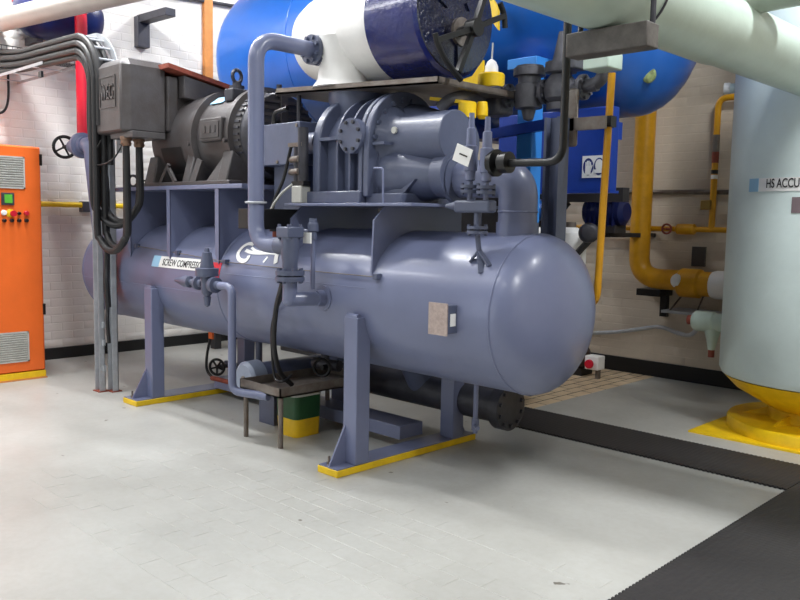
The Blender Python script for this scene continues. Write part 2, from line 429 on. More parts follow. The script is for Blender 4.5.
# compressor stool
CZ = 1.60
B().box(-4.27, -3.12, 3.26, 4.06, CZ-.018, CZ).build('compressor_deck', blue, ves, bev=.003)
for x, dx in ((-4.22, -.16), (-3.44, 0)):
    poly = [(x, 3.27, CZ-.10), (x, 3.36, CZ-.018), (x, 4.05, CZ-.018), (x, 4.05, 1.16)]
    arc = [(x+dx*0, AY+(AR-.004)*math.cos(a), AZ+(AR-.004)*math.sin(a)) for a in [math.radians(d) for d in range(24, 157, 6)]]
    B().prism(poly+arc+[(x, 3.255, 1.15)], (.014, 0, 0)).build('saddle_plate', blue, ves)
B().prism([(-4.27, 3.42, CZ-.018), (-4.45, 3.42, CZ-.20), (-4.45, 3.42, CZ-.25), (-4.27, 3.42, CZ-.25)], (0, .5, 0)).build('stool_end', blue, ves)
B().box(-4.50, -4.22, 3.06, 3.6, CZ-.17, CZ-.04).build('clamp_bracket', black, ves, bev=.003)
# wire with clips strung between the saddles
wpts = [on_vessel(x, y, .012) for x, y in ((100, 238), (137, 246), (178, 253), (226, 262), (300, 270), (377, 277))]
B().tube(wpts, .0035, 6).build('wire', dull, ves)
for q in wpts[1:]:
    if abs(q.x+3.98) > .15: B().box(q.x-.02, q.x+.02, q.y-.02, q.y+.02, q.z-.015, q.z+.02).build('wire_clip', blue2, ves, bev=.004)
# name strip on the vessel side
th0 = math.asin((1.135-AZ)/AR)
lab0, lab1 = -5.96, -5.17
def strip(x0, x1, t0, t1, off, thick, n=4):
    b_ = B(); vs = []
    for o_ in (off, off+thick):
        for i_ in range(n+1):
            t = t0+(t1-t0)*i_/n; vs += [wrap(x0, t, o_), wrap(x1, t, o_)]
    h = 2*(n+1); fs = []
    for i_ in range(n):
        a = 2*i_; fs += [(a, a+1, a+3, a+2), (h+a, h+a+2, h+a+3, h+a+1), (a, a+2, h+a+2, h+a), (a+1, h+a+1, h+a+3, a+3)]
    fs += [(0, h, h+1, 1), (2*n, 2*n+1, h+2*n+1, h+2*n)]
    return b_.add(vs, fs)
tA, tB = math.asin((1.10-AZ)/AR), math.asin((1.185-AZ)/AR)
ns = strip(lab0, lab1, tA, tB, .001, .003).build('name_strip', paper, ves); ns['label'] = 'white name strip lettered SCREW COMPRESSOR'
strip(lab0, lab0+.11, tA, tB, .0035, .002).build('blue_end', palebl, ns)
lettering('lettering', 'SCREW COMPRESSOR', .075, lambda u, v, d: wrap(lab0+.16+u, tA+(.017+v)/AR, .005+d*.3), ink, ns, .002, .60)
rs = strip(-5.17, -4.985, tA-.10, tB-.03, .0005, .003).build('red_sticker', red, ves)
# white maker's mark
def ribbon(pts, wd, closed=False):
    b_ = B(); q = [on_vessel(x, y, .002) for x, y in pts]; q = smooth(q, 5); n = len(q); vs = []; fs = []
    for i_ in range(n):
        d_ = (q[min(i_+1, n-1)]-q[max(i_-1, 0)]).normalized(); nr = V((0, q[i_].y-AY, q[i_].z-AZ)).normalized(); sd = d_.cross(nr)*wd/2
        vs += [q[i_]-sd, q[i_]+sd, q[i_]-sd+nr*.002, q[i_]+sd+nr*.002]
    for i_ in range(n-1):
        a = i_*4; c = a+4; fs += [(a, c, c+1, a+1), (a+2, a+3, c+3, c+2), (a, a+2, c+2, c), (a+1, c+1, c+3, a+3)]
    fs += [(0, 1, 3, 2), (4*n-4, 4*n-2, 4*n-1, 4*n-3)]
    return b_.add(vs, fs)
def lg(p): return [(215+x/6.667, 225+y/6.667) for x, y in p]
mk = ribbon(lg([(262, 128), (225, 126), (185, 148), (155, 190), (160, 226), (190, 240), (216, 228), (226, 204)]), .032).build('makers_mark', white, ves); mk['label'] = "white curved maker's mark"
ribbon(lg([(205, 168), (240, 182), (300, 188), (370, 186), (432, 192)]), .026).build('swoosh', white, mk)
ribbon(lg([(245, 150), (270, 172), (320, 184)]), .020).build('swoosh', white, mk)
ribbon(lg([(414, 190), (408, 222), (404, 256)]), .036).build('stroke', white, mk)
ribbon(lg([(352, 212), (336, 232), (322, 250)]), .018).build('stroke', white, mk)
# data plate on stand-off bracket
q = P(449, 318, 'y', AY-AR+.01)
pb = B().box(q.x-.04, q.x+.06, q.y-.075, q.y+.02, q.z-.075, q.z+.075).build('plate_bracket', blue2, ves, bev=.004)
B().box(q.x-.072, q.x+.058, q.y-.083, q.y-.075, q.z-.085, q.z+.085).build('data_plate', coppery, pb)
B().box(q.x+.06, q.x+.064, q.y-.06, q.y-.02, q.z-.035, q.z+.03).build('sticker', paper, pb)
# nozzles and pads
q = on_vessel(323, 298)
n_ = B(); n_.cyl((q.x, q.y-.06, q.z), (q.x, q.y+.05, q.z), .05); n_.cyl((q.x, q.y-.006, q.z), (q.x, q.y+.05, q.z), .08)
n_.build('oil_nozzle', blue, ves)
B().cyl((-2.69, AY, AZ+AR-.03), (-2.69, AY, AZ+AR+.06), .118).build('discharge_nozzle', blue, ves)
# big under-slung nozzle with blank flange, drain pipe
uc = P(506, 407, 'y', 4.2); un = B(); un.tube([(-4.5, 4.2, uc.z), (uc.x, 4.2, uc.z)], .115, 24); un.build('sump_pipe', dkgrey, ves)
un = B(); un.flange((uc.x, 4.2, uc.z), (1, 0, 0), .15, .08, 10, .014); un.build('blank_flange', dkgrey, ves)
B().cyl((-3.9, 4.0, .7), (-3.85, 4.2, uc.z), .1).build('sump_leg', blue2, ves)
d0 = P(475, 433, 'y', 3.85)
dn = B(); dn.tube([(d0.x, 3.85, .62), (d0.x, 3.85, d0.z)], .016, 10); dn.cyl((d0.x-.005, 3.85, d0.z+.05), (d0.x+.06, 3.80, d0.z+.05), .014, n=10); dn.cyl((d0.x, 3.85, d0.z+.02), (d0.x, 3.85, d0.z+.09), .024, n=12)
dn.build('drain_pipe', blue, ves)
B().box(-5.86, -3.75, 3.78, 3.98, .05, .06).build('tie_plate', blue2, ves); 
tb = B(); tb.box(-5.86, -3.645, 3.74, 3.96, .06, .15); tb.build('tie_beam', blue, ves, bev=.004)

# ---------------------------------------------------------------- electric motor
MZ, MR = 2.098, .365
mo = thing('electric_motor', 'large grey electric motor driving the compressor, on top of the vessel', 'motor', (-5.8, AY, DZ))
B().lathe((0, AY, MZ), (1, 0, 0), [(-6.16, .20), (-6.14, .31), (-6.08, .35), (-5.96, .362), (-5.52, .362), (-5.51, .38), (-5.44, .38), (-5.43, .335), (-5.05, .335), (-5.04, .362), (-4.98, .362), (-4.97, .325), (-4.90, .315)], 64).build('frame', motorp, mo)
B().lathe((0, AY, MZ), (1, 0, 0), [(-4.90, .312), (-4.84, .312), (-4.82, .30), (-4.80, .12)], 48).build('end_shield', dkgrey, mo)
for k in range(-6, 7):
    z = MZ+k*.048
    hw = math.sqrt(max(.001, .295**2-(z-MZ)**2))
    if abs(k) >= 2: B().box(-4.822, -4.80, AY-hw, AY+hw, z-.011, z+.011).build('vent_slat', motorp, mo)
B().box(-4.822, -4.79, AY-.03, AY+.03, MZ-.30, MZ+.30).build('face_rib', motorp, mo)
for k in range(16):
    a = math.radians(205-k*8)
    y1, z1 = AY+.320*math.cos(a), MZ+.320*math.sin(a)
    B().bar((-4.965, y1, z1), (-4.905, y1, z1), .014, .018, up=(0, math.cos(a), math.sin(a))).build('vent_fin', dkgrey, mo)
for x0, x1 in ((-6.12, -5.98), (-5.54, -5.44), (-5.06, -4.94)):
    for sg in (-1, 1):
        f_ = B(); y1 = AY+sg*.40
        f_.prism([(x0, y1, DZ), (x0, y1, DZ+.03), (x0, AY+sg*.345, MZ-.12), (x0, AY+sg*.12, MZ-.25), (x0, AY+sg*.10, DZ)], (x1-x0, 0, 0))
        f_.build('foot', motorp, mo, bev=.01)
B().box(-6.16, -4.90, 3.255, 3.36, DZ, DZ+.03).build('foot_rail', motorp, mo, bev=.004)
B().box(-6.16, -4.90, 3.97, 4.06, DZ, DZ+.03).build('foot_rail', motorp, mo, bev=.004)
# air window low in the frame, its inner shade a dark plate, with bars behind
wv = []
for o_ in (.345, .366):
    for d_ in range(190, 226, 5):
        a = math.radians(d_); wv += [V((-5.92, AY+o_*math.cos(a), MZ+o_*math.sin(a))), V((-5.62, AY+o_*math.cos(a), MZ+o_*math.sin(a)))]
wn = len(wv)//4; wfc = []
for k in range(wn-1): wfc += [(2*k, 2*k+1, 2*k+3, 2*k+2), (2*wn+2*k, 2*wn+2*k+2, 2*wn+2*k+3, 2*wn+2*k+1)]
wfc += [(0, 2*wn, 2*wn+1, 1), (2*wn-2, 2*wn-1, 4*wn-1, 4*wn-2)]
B().add(wv, wfc).build('opening_shade', rubber, mo)
B().bar((-5.90, 3.285, DZ+.03), (-5.78, 3.29, DZ+.17), .02, .03).build('opening_bar', motorp, mo)
B().bar((-5.68, 3.285, DZ+.03), (-5.79, 3.29, DZ+.14), .02, .03).build('opening_bar', motorp, mo)
B().bar((-5.40, 3.265, DZ+.0), (-5.34, 3.30, DZ+.19), .07, .02, up=(0, 1, 0)).build('brace', motorp, mo)
B().prism([(-5.24, 3.262, DZ), (-4.98, 3.262, DZ), (-4.98, 3.33, MZ-.08)], (0, .02, 0)).build('brace', motorp, mo)
npb = B().box(-5.32, -5.03, AY-.385, AY-.27, MZ-.05, MZ+.12).build('inspection_box', motorp, mo, bev=.012)
B().box(-5.295, -5.055, AY-.392, AY-.385, MZ-.025, MZ+.095).build('cast_panel', motorp, npb, bev=.003)
for x0 in (-5.265, -5.20, -5.135): B().box(x0, x0+.045, AY-.398, AY-.392, MZ+.01, MZ+.06).build('cast_mark', motorp, npb)
B().prism([V((x, AY-.342*math.cos(a), MZ+.342*math.sin(a))) for x, a in ((-5.40, .80), (-5.24, .80), (-5.24, 1.08), (-5.40, 1.08))], (0, -.004, .004)).build('blue_sticker', palebl, mo)
ex, ey = -5.16, AY-.16
eb = B(); eb.torus((ex, ey, MZ+MR+.075), (1, .2, 0), .046, .014, 20, 8); eb.cyl((ex, ey, MZ+.28), (ex, ey, MZ+MR+.035), .033); eb.cyl((ex, ey, MZ+MR-.03), (ex, ey, MZ+MR+.005), .055)
eb.build('lifting_eye', dkgrey, mo)
B().box(ex-.05, ex+.06, ey-.08, ey+.08, MZ+.25, MZ+.345).build('eye_boss', dkgrey, mo, bev=.01)
B().cyl((-4.86, AY-.0, MZ+.28), (-4.86, AY-.0, MZ+.37), .02, n=10).build('lifting_stud', dkgrey, mo)
for x in (-5.48, -5.0): B().cyl((x, AY-.385, MZ-.05), (x, AY-.34, MZ-.05), .016, n=8).build('bolt', motorp, mo)
q = P(133, 181, 'y', 3.29)
pr0 = B(); pr0.torus(q, (.5, -1, 0), .045, .011, 22, 8); pr0.build('pull_ring', dkgrey, mo)
B().cyl((q.x+.04, 3.30, q.z), (-6.05, 3.32, q.z), .008, n=8).build('ring_rod', dkgrey, mo)
# terminal box, its neck over the motor with red-oxide shelf
tx0, tx1, ty0, ty1, tz0, tz1 = -6.27, -5.80, 2.93, 3.28, 2.13, 2.68
vs = []
for (z, i_) in ((tz0, .015), (tz0+.02, 0), (tz1-.05, 0), (tz1, .045)):
    vs += [V((tx0+i_, ty0+i_, z)), V((tx1-.05-i_, ty0+i_, z)), V((tx1-i_, ty0+.06, z)), V((tx1-i_, ty1, z)), V((tx0+i_, ty1, z))]
fs = [(4, 3, 2, 1, 0), (15, 16, 17, 18, 19)]
for r_ in range(3):
    for k in range(5): fs.append((r_*5+k, r_*5+(k+1) % 5, r_*5+5+(k+1) % 5, r_*5+5+k))
tbo = B().add(vs, fs).build('terminal_box', motorp, mo, bev=.012)
B().box(tx0+.02, tx1+.03, ty1, ty1+.09, tz0+.03, tz1-.10).build('lid_flange', motorp, tbo, bev=.01)
B().prism([(-6.25, ty1+.09, tz1-.14), (-6.25, ty1+.55, tz1-.18), (-6.25, ty1+.55, MZ+.28), (-6.25, ty1+.09, tz0+.1)], (.46, 0, 0)).build('box_neck', motorp, tbo, bev=.006)
B().prism([(-6.27, ty1-.05, tz1-.02), (-6.27, ty1+.70, tz1-.15), (-6.27, ty1+.70, tz1-.185), (-6.27, ty1-.05, tz1-.055)], (.60, 0, 0)).build('oxide_shelf', rust, tbo)
B().prism([(-6.2, ty1+.1, tz1-.09), (-6.2, ty1+.58, tz1-.175), (-6.2, ty1+.58, tz1-.30), (-6.2, ty1+.1, tz1-.26)], (.50, 0, 0)).build('shelf_skirt', motorp, tbo, bev=.006)
for (u0, u1, z0, z1) in ((.085, .345, .42, .432), (.085, .345, .19, .202), (.085, .097, .202, .42), (.333, .345, .202, .42)): B().box(tx0+u0, tx0+u1, ty0-.006, ty0+.004, tz0+z0, tz0+z1).build('emblem_frame', motorp, tbo)
lettering('emblem_lettering', 'WEG', .165, lambda u, v, d: V((tx0+.112+u, ty0-.004-d, tz0+.255+v)), motorp, tbo, .006, .205)
gp = B().box(-6.10, -5.74, 2.97, 3.24, tz0-.04, tz0+.005).build('gland_plate', motorp, tbo, bev=.003)
GL = [P(126, 138, 'y', 3.0), P(139, 138, 'y', 3.12)]
for g in GL:
    q = B(); q.lathe((g.x, g.y, tz0-.10), (0, 0, 1), [(0, .035), (.02, .042), (.025, .038), (.04, .038), (.045, .045), (.07, .045)], 12); q.build('cable_gland', brass, tbo)

# coupling guard between motor and compressor
cg = thing('coupling_guard', 'boxy blue-grey sheet metal coupling guard between motor and compressor', 'guard', (-4.7, AY, DZ))
B().box(-4.78, -4.29, 3.40, 3.92, MZ-.235, MZ+.045).build('cover', blue2, cg, bev=.006)
B().box(-4.70, -4.40, 3.5, 3.8, 1.55, MZ-.235).build('pedestal', blue2, cg)
for (x, z) in ((-4.32, MZ+.02), (-4.74, MZ+.02), (-4.53, MZ-.215)): B().cyl((x, 3.392, z), (x, 3.402, z), .012, n=8).build('screw', dull, cg)

# ---------------------------------------------------------------- screw compressor
co = thing('screw_compressor', 'blue-grey ribbed cast iron screw compressor bolted on the vessel', 'compressor', (-3.9, AY, CZ))
def arch(x, t, yf, zt, rr_, z0=CZ+.04):
    yb = 2*AY-yf; pts = [(x, yf, z0), (x, yf, zt-rr_)]
    for k in range(1, 10):
        a = PI/2*k/9; pts.append((x, yf+rr_*(1-math.cos(a)), zt-rr_*(1-math.sin(a))))
    pts += [(x, 2*AY-q[1], q[2]) for q in reversed(pts)]
    return B().prism(pts, (t, 0, 0))
arch(-4.04, .50, 3.40, 2.22, .27).build('casing', blue2, co)
arch(-4.075, .07, 3.335, 2.285, .31).build('end_flange', blue2, co, bev=.008)
for x in (-3.86, -3.745): arch(x, .018, 3.345, 2.27, .30).build('rib', blue2, co, bev=.004)
arch(-3.64, .035, 3.33, 2.29, .32).build('rib', blue2, co, bev=.006)
arch(-3.595, .045, 3.33, 2.29, .32).build('joint_flange', blue2, co, bev=.006)
for k in range(9):
    a = math.radians(180-12-k*17); yy, zz = AY+.29*math.cos(a), 1.93+.31*math.sin(a)
    B().cyl((-3.555, yy, zz), (-3.535, yy, zz), .016, n=8).build('bolt', blue2, co)
B().box(-4.13, -3.60, 3.31, 4.01, CZ, CZ+.075).build('base_flange', blue2, co, bev=.008)
B().box(-3.60, -3.30, 3.36, 3.96, CZ, CZ+.06).build('base_flange', blue2, co, bev=.008)
B().box(-4.27, -4.13, 3.36, 3.96, CZ, CZ+.05).build('base_flange', blue2, co, bev=.008)
B().lathe((0, AY, 1.95), (1, 0, 0), [(-4.28, .10), (-4.22, .12), (-4.20, .20), (-4.14, .27), (-4.07, .30)], 40).build('bell_housing', blue2, co)
B().cyl((-4.29, 3.46, 2.0), (-4.15, 3.46, 2.0), .07, n=20).build('bearing_cap', blue2, co)
cv = P(353, 136, 'y', 3.33)
cvb = B(); cvb.lathe((cv.x, 3.405, cv.z), (0, -1, 0), [(0, .085), (.05, .088), (.052, .105), (.10, .105)], 32)
cvo = cvb.build('round_cover', blue2, co)
for k in range(8):
    a = 2*PI*(k+.5)/8; x, z = cv.x+.085*math.cos(a), cv.z+.085*math.sin(a)
    B().cyl((x, 3.29, z), (x, 3.31, z), .011, n=8).build('bolt', dkgrey, cvo)
B().box(-4.02, cv.x-.1, 3.335, 3.40, cv.z-.012, cv.z+.008).build('cross_rib', blue2, co)
# outlet side: upper bearing cylinder, lower discharge cone, cross rib
B().lathe((0, 3.59, 1.985), (1, 0, 0), [(-3.56, .22), (-3.50, .17), (-3.46, .155), (-3.09, .155), (-3.085, .15)], 40).build('slide_cylinder', blue2, co)
B().lathe((0, 3.74, 1.97), (1, 0, 0), [(-3.56, .26), (-3.3, .19), (-3.20, .165), (-3.17, .16)], 40).build('rotor_end', blue2, co)
B().lathe((0, 3.58, 1.765), (1, 0, 0), [(-3.56, .19), (-3.42, .18), (-3.30, .15), (-3.18, .12), (-3.17, .135), (-3.08, .135)], 36).build('outlet_cone', blue2, co)
B().box(-3.61, -3.45, 3.36, 3.44, 1.945, 1.962).build('cross_rib', blue2, co)
B().prism([(-3.56, 3.42, CZ+.06), (-3.34, 3.42, CZ+.06), (-3.25, 3.42, CZ+.14), (-3.36, 3.42, CZ+.085), (-3.56, 3.42, CZ+.085)], (0, .4, 0)).build('toe_bracket', blue2, co)
pl_ = B().cyl((-3.43, 3.432, 2.03), (-3.43, 3.418, 2.03), .02, n=14).build('plug', lightgrey, co)
vt = B(); q0 = P(374, 168, 'y', 3.31); q1 = P(383, 168, 'y', 3.31); q2 = P(383, 205, 'y', 3.31)
vt.tube([q0, q1, q2], .006, 8, bend=.02); vt.build('sense_line', blue, co)
# suction neck from the compressor up to the strainer
B().lathe((-4.02, AY+.02, 2.12), (0, 0, 1), [(0, .17), (.10, .18), (.15, .20), (.225, .20)], 36).build('suction_neck', blue2, co)

# ---------------------------------------------------------------- insulated suction strainer valve with handwheel
st = thing('insulated_valve', 'white and navy insulated suction valve above the compressor with black handwheel', 'valve', (-3.9, 3.80, 2.36))
SY = 3.80
fc = P(456, 15, 'y', SY); SZ = fc.z; XF = fc.x
SR = .36
wp = [(-4.68, 0), (-4.67, .10), (-4.63, .19), (-4.56, .26), (-4.46, .295), (-4.35, .315), (-4.15, .325), (-3.68, .33)]
B().lathe((0, SY, SZ), (1, 0, 0), wp, 44).build('body_jacket', insul, st)
B().lathe((0, SY, SZ), (1, 0, 0), [(-3.74, .33), (-3.725, SR), (XF-.02, SR+.005), (XF, SR-.02)], 56).build('navy_jacket', navy, st)
B().lathe((0, SY, SZ), (1, 0, 0), [(XF-.01, SR-.015), (XF+.008, SR-.02), (XF+.012, .1)], 48).build('end_face', navyface, st)
for a in (35, 155, 275):
    a = math.radians(a); B().bar((XF+.016, SY+.1*math.cos(a), SZ+.1*math.sin(a)), (XF+.016, SY+.34*math.cos(a), SZ+.34*math.sin(a)), .05, .02, up=(1, 0, 0)).build('face_rib', navyface, st)
hb = P(461, 32, 'x', XF+.02)
B().lathe((XF, hb.y, hb.z), (1, 0, 0), [(0, .085), (.035, .085)], 28).build('bonnet_disc', dull, st)
nk = P(340, 70, 'y', 3.6)
B().lathe((nk.x, SY-.18, 2.36), (0, 0, 1), [(0, .20), (.05, .165), (.16, .15), (.32, .17)], 32).build('neck_jacket', insul, st)
hc = P(474, 28, 'x', XF+.25)
wh = B(); wh.cyl((XF, hb.y, hb.z), (hc.x-.02, hc.y, hc.z), .03); wh.cyl((hc.x-.035, hc.y, hc.z), (hc.x+.035, hc.y, hc.z), .05)
who = wh.build('handwheel_hub', black, st)
def hwp(px, py): return P(px, py, 'x', hc.x)
for (px, py) in ((437, 40), (458, 72), (485, -6), (504, 16)):
    B().bar(hc, hwp(px, py), .03, .032, up=(1, 0, 0)).build('spoke', black, who)
B().tube(smooth([hwp(435, 33), hwp(438, 44), hwp(444, 57), hwp(452, 69), hwp(461, 80)], 5), .017, 10).build('rim', black, who)
B().tube(smooth([hwp(500, 3), hwp(504, 15), hwp(505, 28)], 5), .017, 10).build('rim', black, who)
B().tube(smooth([hwp(470, -30), hwp(480, -16), hwp(492, -2)], 5), .017, 10).build('rim', black, who)

# sloping sheet drip tray under it
tr = thing('drip_tray', 'thin sloping sheet metal tray between compressor and insulated valve', 'tray', (-3.9, 3.9, 2.3))
mx = Matrix.Translation(V((-3.87, 0, 2.325))) @ Matrix.Rotation(math.radians(3.05), 4, 'Y')
B().box(-.77, .75, 3.46, 4.36, -.012, 0, mx).build('sheet', dull, tr)
for a in ((-.77, .75, 3.46, 3.468, -.012, .028), (-.77, .75, 4.352, 4.36, -.012, .028), (.742, .75, 3.46, 4.36, -.012, .028), (-.77, -.762, 3.46, 4.36, -.012, .028)):
    B().box(*a, mx).build('rim', dull, tr)
B().cyl((-4.5, 3.56, DZ-.1), (-4.5, 3.56, 2.36), .016, n=10).build('support_rod', dkgrey, tr)
B().tube([(-4.5, 3.5, 2.05), (-4.60, 3.42, 2.10), (-4.60, 3.42, 2.22), (-4.45, 3.42, 2.24)], .016, 8, bend=.05).build('drain_hose', black, tr)

# ---------------------------------------------------------------- riser pipe with valve on the vessel front
ry = 3.0
ri = thing('riser_pipe', 'blue-grey riser pipe looping from vessel valve up to the white insulated valve', 'pipe', (-4.4, ry, 1.0))
t0 = P(255, 40, 'y', ry); zt = P(256, 38, 'y', ry).z; rx0 = P(256, 130, 'y', ry).x; t1 = P(312, 40, 'x', rx0); t1.z = zt; b0 = P(256, 243, 'y', ry); vx = P(290, 246, 'y', ry)
rx = rx0; zb = vx.z; td = (t1-V((rx, ry, zt))).normalized()
B().tube([t1, (rx, ry, zt), (rx, ry, zb), (vx.x-.05, ry, zb)], .050, 20, bend=.15, seg=9).build('pipe', blue, ri)
fo = B(); fo.flange(t1, td, .095, .03, 8, .014); fo.flange(t1+td*.045, td, .095, .03, 8, .014); fo.build('flange', blue2, ri)
B().tube([t1+td*.06, t1+td*.14, V((t1.x+.05, SY-.1, SZ-.02))], .085, 16, bend=.05).build('jacketed_stub', insul, ri)
B().torus((rx, ry, zb+.26), (0, 0, 1), .062, .008, 24, 6).build('pipe_clamp', galv, ri)
va = thing('angle_valve', 'flanged blue-grey angle valve bolted to the vessel front', 'valve', (vx.x, ry, 1.0))
vb = B(); vb.lathe((vx.x, ry, 0), (0, 0, 1), [(zb-.155, .048), (zb-.10, .046), (zb-.05, .054), (zb+.04, .054), (zb+.06, .056)], 24)
vb.cyl((vx.x-.11, ry, zb), (vx.x, ry, zb), .055); vb.build('body', blue2, va)
B().box(vx.x-.06, vx.x+.06, ry-.06, ry+.06, zb+.05, zb+.115).build('bonnet', blue2, va, bev=.008)
for sx in (-1, 1):
    for sy in (-1, 1): B().cyl((vx.x+.045*sx, ry+.045*sy, zb+.04), (vx.x+.045*sx, ry+.045*sy, zb+.13), .011, n=8).build('bolt', blue2, va)
B().flange((vx.x, ry, zb-.16), (0, 0, 1), .088, .028, 8, .012).build('flange', blue2, va)
B().flange((vx.x, ry, zb-.195), (0, 0, 1), .088, .028, 8, .012).build('flange', blue2, va)
ven = on_vessel(323, 298)
B().tube([(vx.x, ry, zb-.2), (vx.x, ry, ven.z), (ven.x-.05, ry+.0, ven.z), (ven.x, ven.y-.03, ven.z)], .044, 18, bend=.13, seg=9).build('elbow', blue, va)
gx = P(313, 240, 'y', 3.13)
gg = thing('gauge_tube', 'slender sensor tube with white tag standing on the vessel nozzle', 'sensor', (gx.x, 3.13, 1.0))
B().cyl((gx.x, 3.13, ven.z+.06), (gx.x, 3.13, gx.z), .014, n=10).build('tube', blue, gg)
B().lathe((gx.x, 3.13, gx.z), (0, 0, 1), [(0, .024), (.05, .024), (.055, .034), (.10, .034), (.105, .026), (.13, .024)], 14).build('head', blue2, gg)
B().box(gx.x-.04, gx.x+.03, 3.085, 3.095, gx.z-.02, gx.z+.045).build('tag', paper, gg)
B().cyl((gx.x-.09, 3.13, gx.z+.05), (gx.x, 3.13, gx.z+.05), .016, n=10).build('side_branch', blue2, gg)
dh = thing('drain_hose', 'black rubber hose drooping from the angle valve into the metal drip table', 'hose', (-4.2, 3.1, .4))
B().tube(smooth([(vx.x-.07, ry, zb-.22), P(276, 310, 'y', 3.12), P(274, 345, 'y', 3.14), P(280, 372, 'y', 3.25), P(292, 385, 'y', 3.35)], 8), .017, 10).build('hose', rubber, dh)
B().tube(smooth([(vx.x-.085, ry+.05, zb-.24), P(273, 320, 'y', 3.25), P(272, 350, 'y', 3.25), P(275, 378, 'y', 3.25), P(284, 381, 'y', 3.25), P(291, 375, 'y', 3.4)], 8), .009, 8).build('hose_branch', rubber, dh)
# small oil charging valve and its pipe
c = P(207, 284, 'y', 3.08)
cvv = thing('charging_valve', 'small needle valve with bonnet in front of the vessel name strip', 'valve', (c.x, 3.08, .9))
b = B(); b.lathe((c.x, 3.08, c.z), (0, 0, 1), [(-.16, .006), (-.15, .02), (-.09, .028), (-.085, .022), (-.06, .04), (.05, .045), (.055, .08), (.11, .08), (.115, .05), (.14, .045), (.22, .032), (.225, .02), (.25, .014)], 20); b.build('body', blue2, cvv)
B().lathe((c.x-.05, 3.08, c.z), (-1, 0, 0), [(0, .03), (.04, .03), (.05, .05), (.08, .05), (.085, .022), (.16, .022), (.17, .042), (.23, .042), (.32, .022), (.38, .01)], 16).build('inlet_cap', blue2, cvv)
B().lathe((c.x+.04, 3.08, c.z), (1, 0, 0), [(0, .03), (.03, .03), (.035, .055), (.075, .055), (.08, .03), (.12, .03)], 16).build('outlet_union', blue2, cvv)
e1 = P(232, 286, 'y', 3.08); e2 = P(232, 391, 'y', 3.08)
B().tube([(c.x+.10, 3.08, c.z), (e1.x, 3.08, c.z), (e1.x, 3.08, e2.z), (e1.x+.30, 3.16, e2.z)], .028, 14, bend=.07).build('pipe', blue, cvv)

# ---------------------------------------------------------------- safety valves, discharge bend
sv = thing('safety_valve_pair', 'twin slim blue-grey safety valves on a changeover manifold above the vessel', 'safety valve', (-2.8, 3.45, 1.35))
yv = 3.33
for (px, tp) in ((472, 113), (488, 117)):
    lo = P(px+2, 210, 'y', yv); hi = P(px, tp, 'y', yv); h = hi.z-lo.z
    u_ = B(); u_.lathe((hi.x, yv, lo.z), (0, 0, 1), [(0, .014), (h*.30, .014), (h*.31, .026), (h*.40, .028), (h*.41, .036), (h*.66, .036), (h*.67, .026), (h*.84, .024), (h*.85, .016), (h, .014)], 16)
    u_.build('valve_tube', blue, sv)
    fz = lo.z+h*.22
    u_ = B(); u_.flange((hi.x, yv, fz+.012), (0, 0, 1), .05, .016, 4, .009); u_.flange((hi.x, yv, fz-.014), (0, 0, 1), .05, .016, 4, .009); u_.build('flange', blue2, sv)
mz = P(478, 206, 'y', yv); 
B().box(mz.x-.14, mz.x+.10, yv-.035, yv+.035, mz.z-.035, mz.z+.03).build('manifold', blue2, sv, bev=.012)
B().lathe((mz.x-.12, yv, mz.z), (-1, 0, 0), [(0, .03), (.05, .022), (.10, .010)], 12).build('spindle', blue2, sv)
fz = P(477, 230, 'y', yv)
u_ = B(); u_.cyl((mz.x, yv, mz.z), (mz.x, yv, fz.z), .02); u_.flange((mz.x, yv, fz.z+.012), (0, 0, 1), .055, .016, 4, .009); u_.flange((mz.x, yv, fz.z-.012), (0, 0, 1), .055, .016, 4, .009); u_.build('stem', blue2, sv)
k0 = V((mz.x, yv, fz.z-.02)); k1 = on_vessel(477, 254, .01)
ka = on_vessel(479, 250, .035)
B().cyl(k0, ka, .014, n=10).build('stem_end', blue2, sv)
for (px, py) in ((470, 262), (481, 273), (490, 266)):
    B().bar(ka, on_vessel(px, py, .004), .028, .010).build('tripod_foot', blue2, sv)
tg = P(463, 155, 'y', 3.24)
tgo = B().bar((tg.x-.055, 3.24, tg.z+.02), (tg.x+.05, 3.24, tg.z-.02), .004, .09, up=(0, 0, 1)).build('paper_tag', paper, sv)
B().bar((tg.x-.02, 3.236, tg.z+.008), (tg.x+.03, 3.236, tg.z-.010), .004, .007, up=(0, 0, 1)).build('tag_print', ink, tgo)
db = thing('discharge_bend', 'fat blue-grey discharge bend dropping from the compressor into the vessel', 'pipe', (-2.8, AY, 1.4))
B().tube([(-3.09, 3.64, 1.745), (-2.69, AY, 1.745), (-2.69, AY, 1.50)], .108, 28, bend=.24, seg=12).build('bend', blue, db)
B().lathe((-3.10, 3.64, 1.745), (1, 0, 0), [(0, .16), (.03, .16)], 28).build('flange', blue2, db)
B().torus((-2.69, AY, 1.56), (0, 0, 1), .108, .006, 30, 6).build('weld_seam', blue, db)
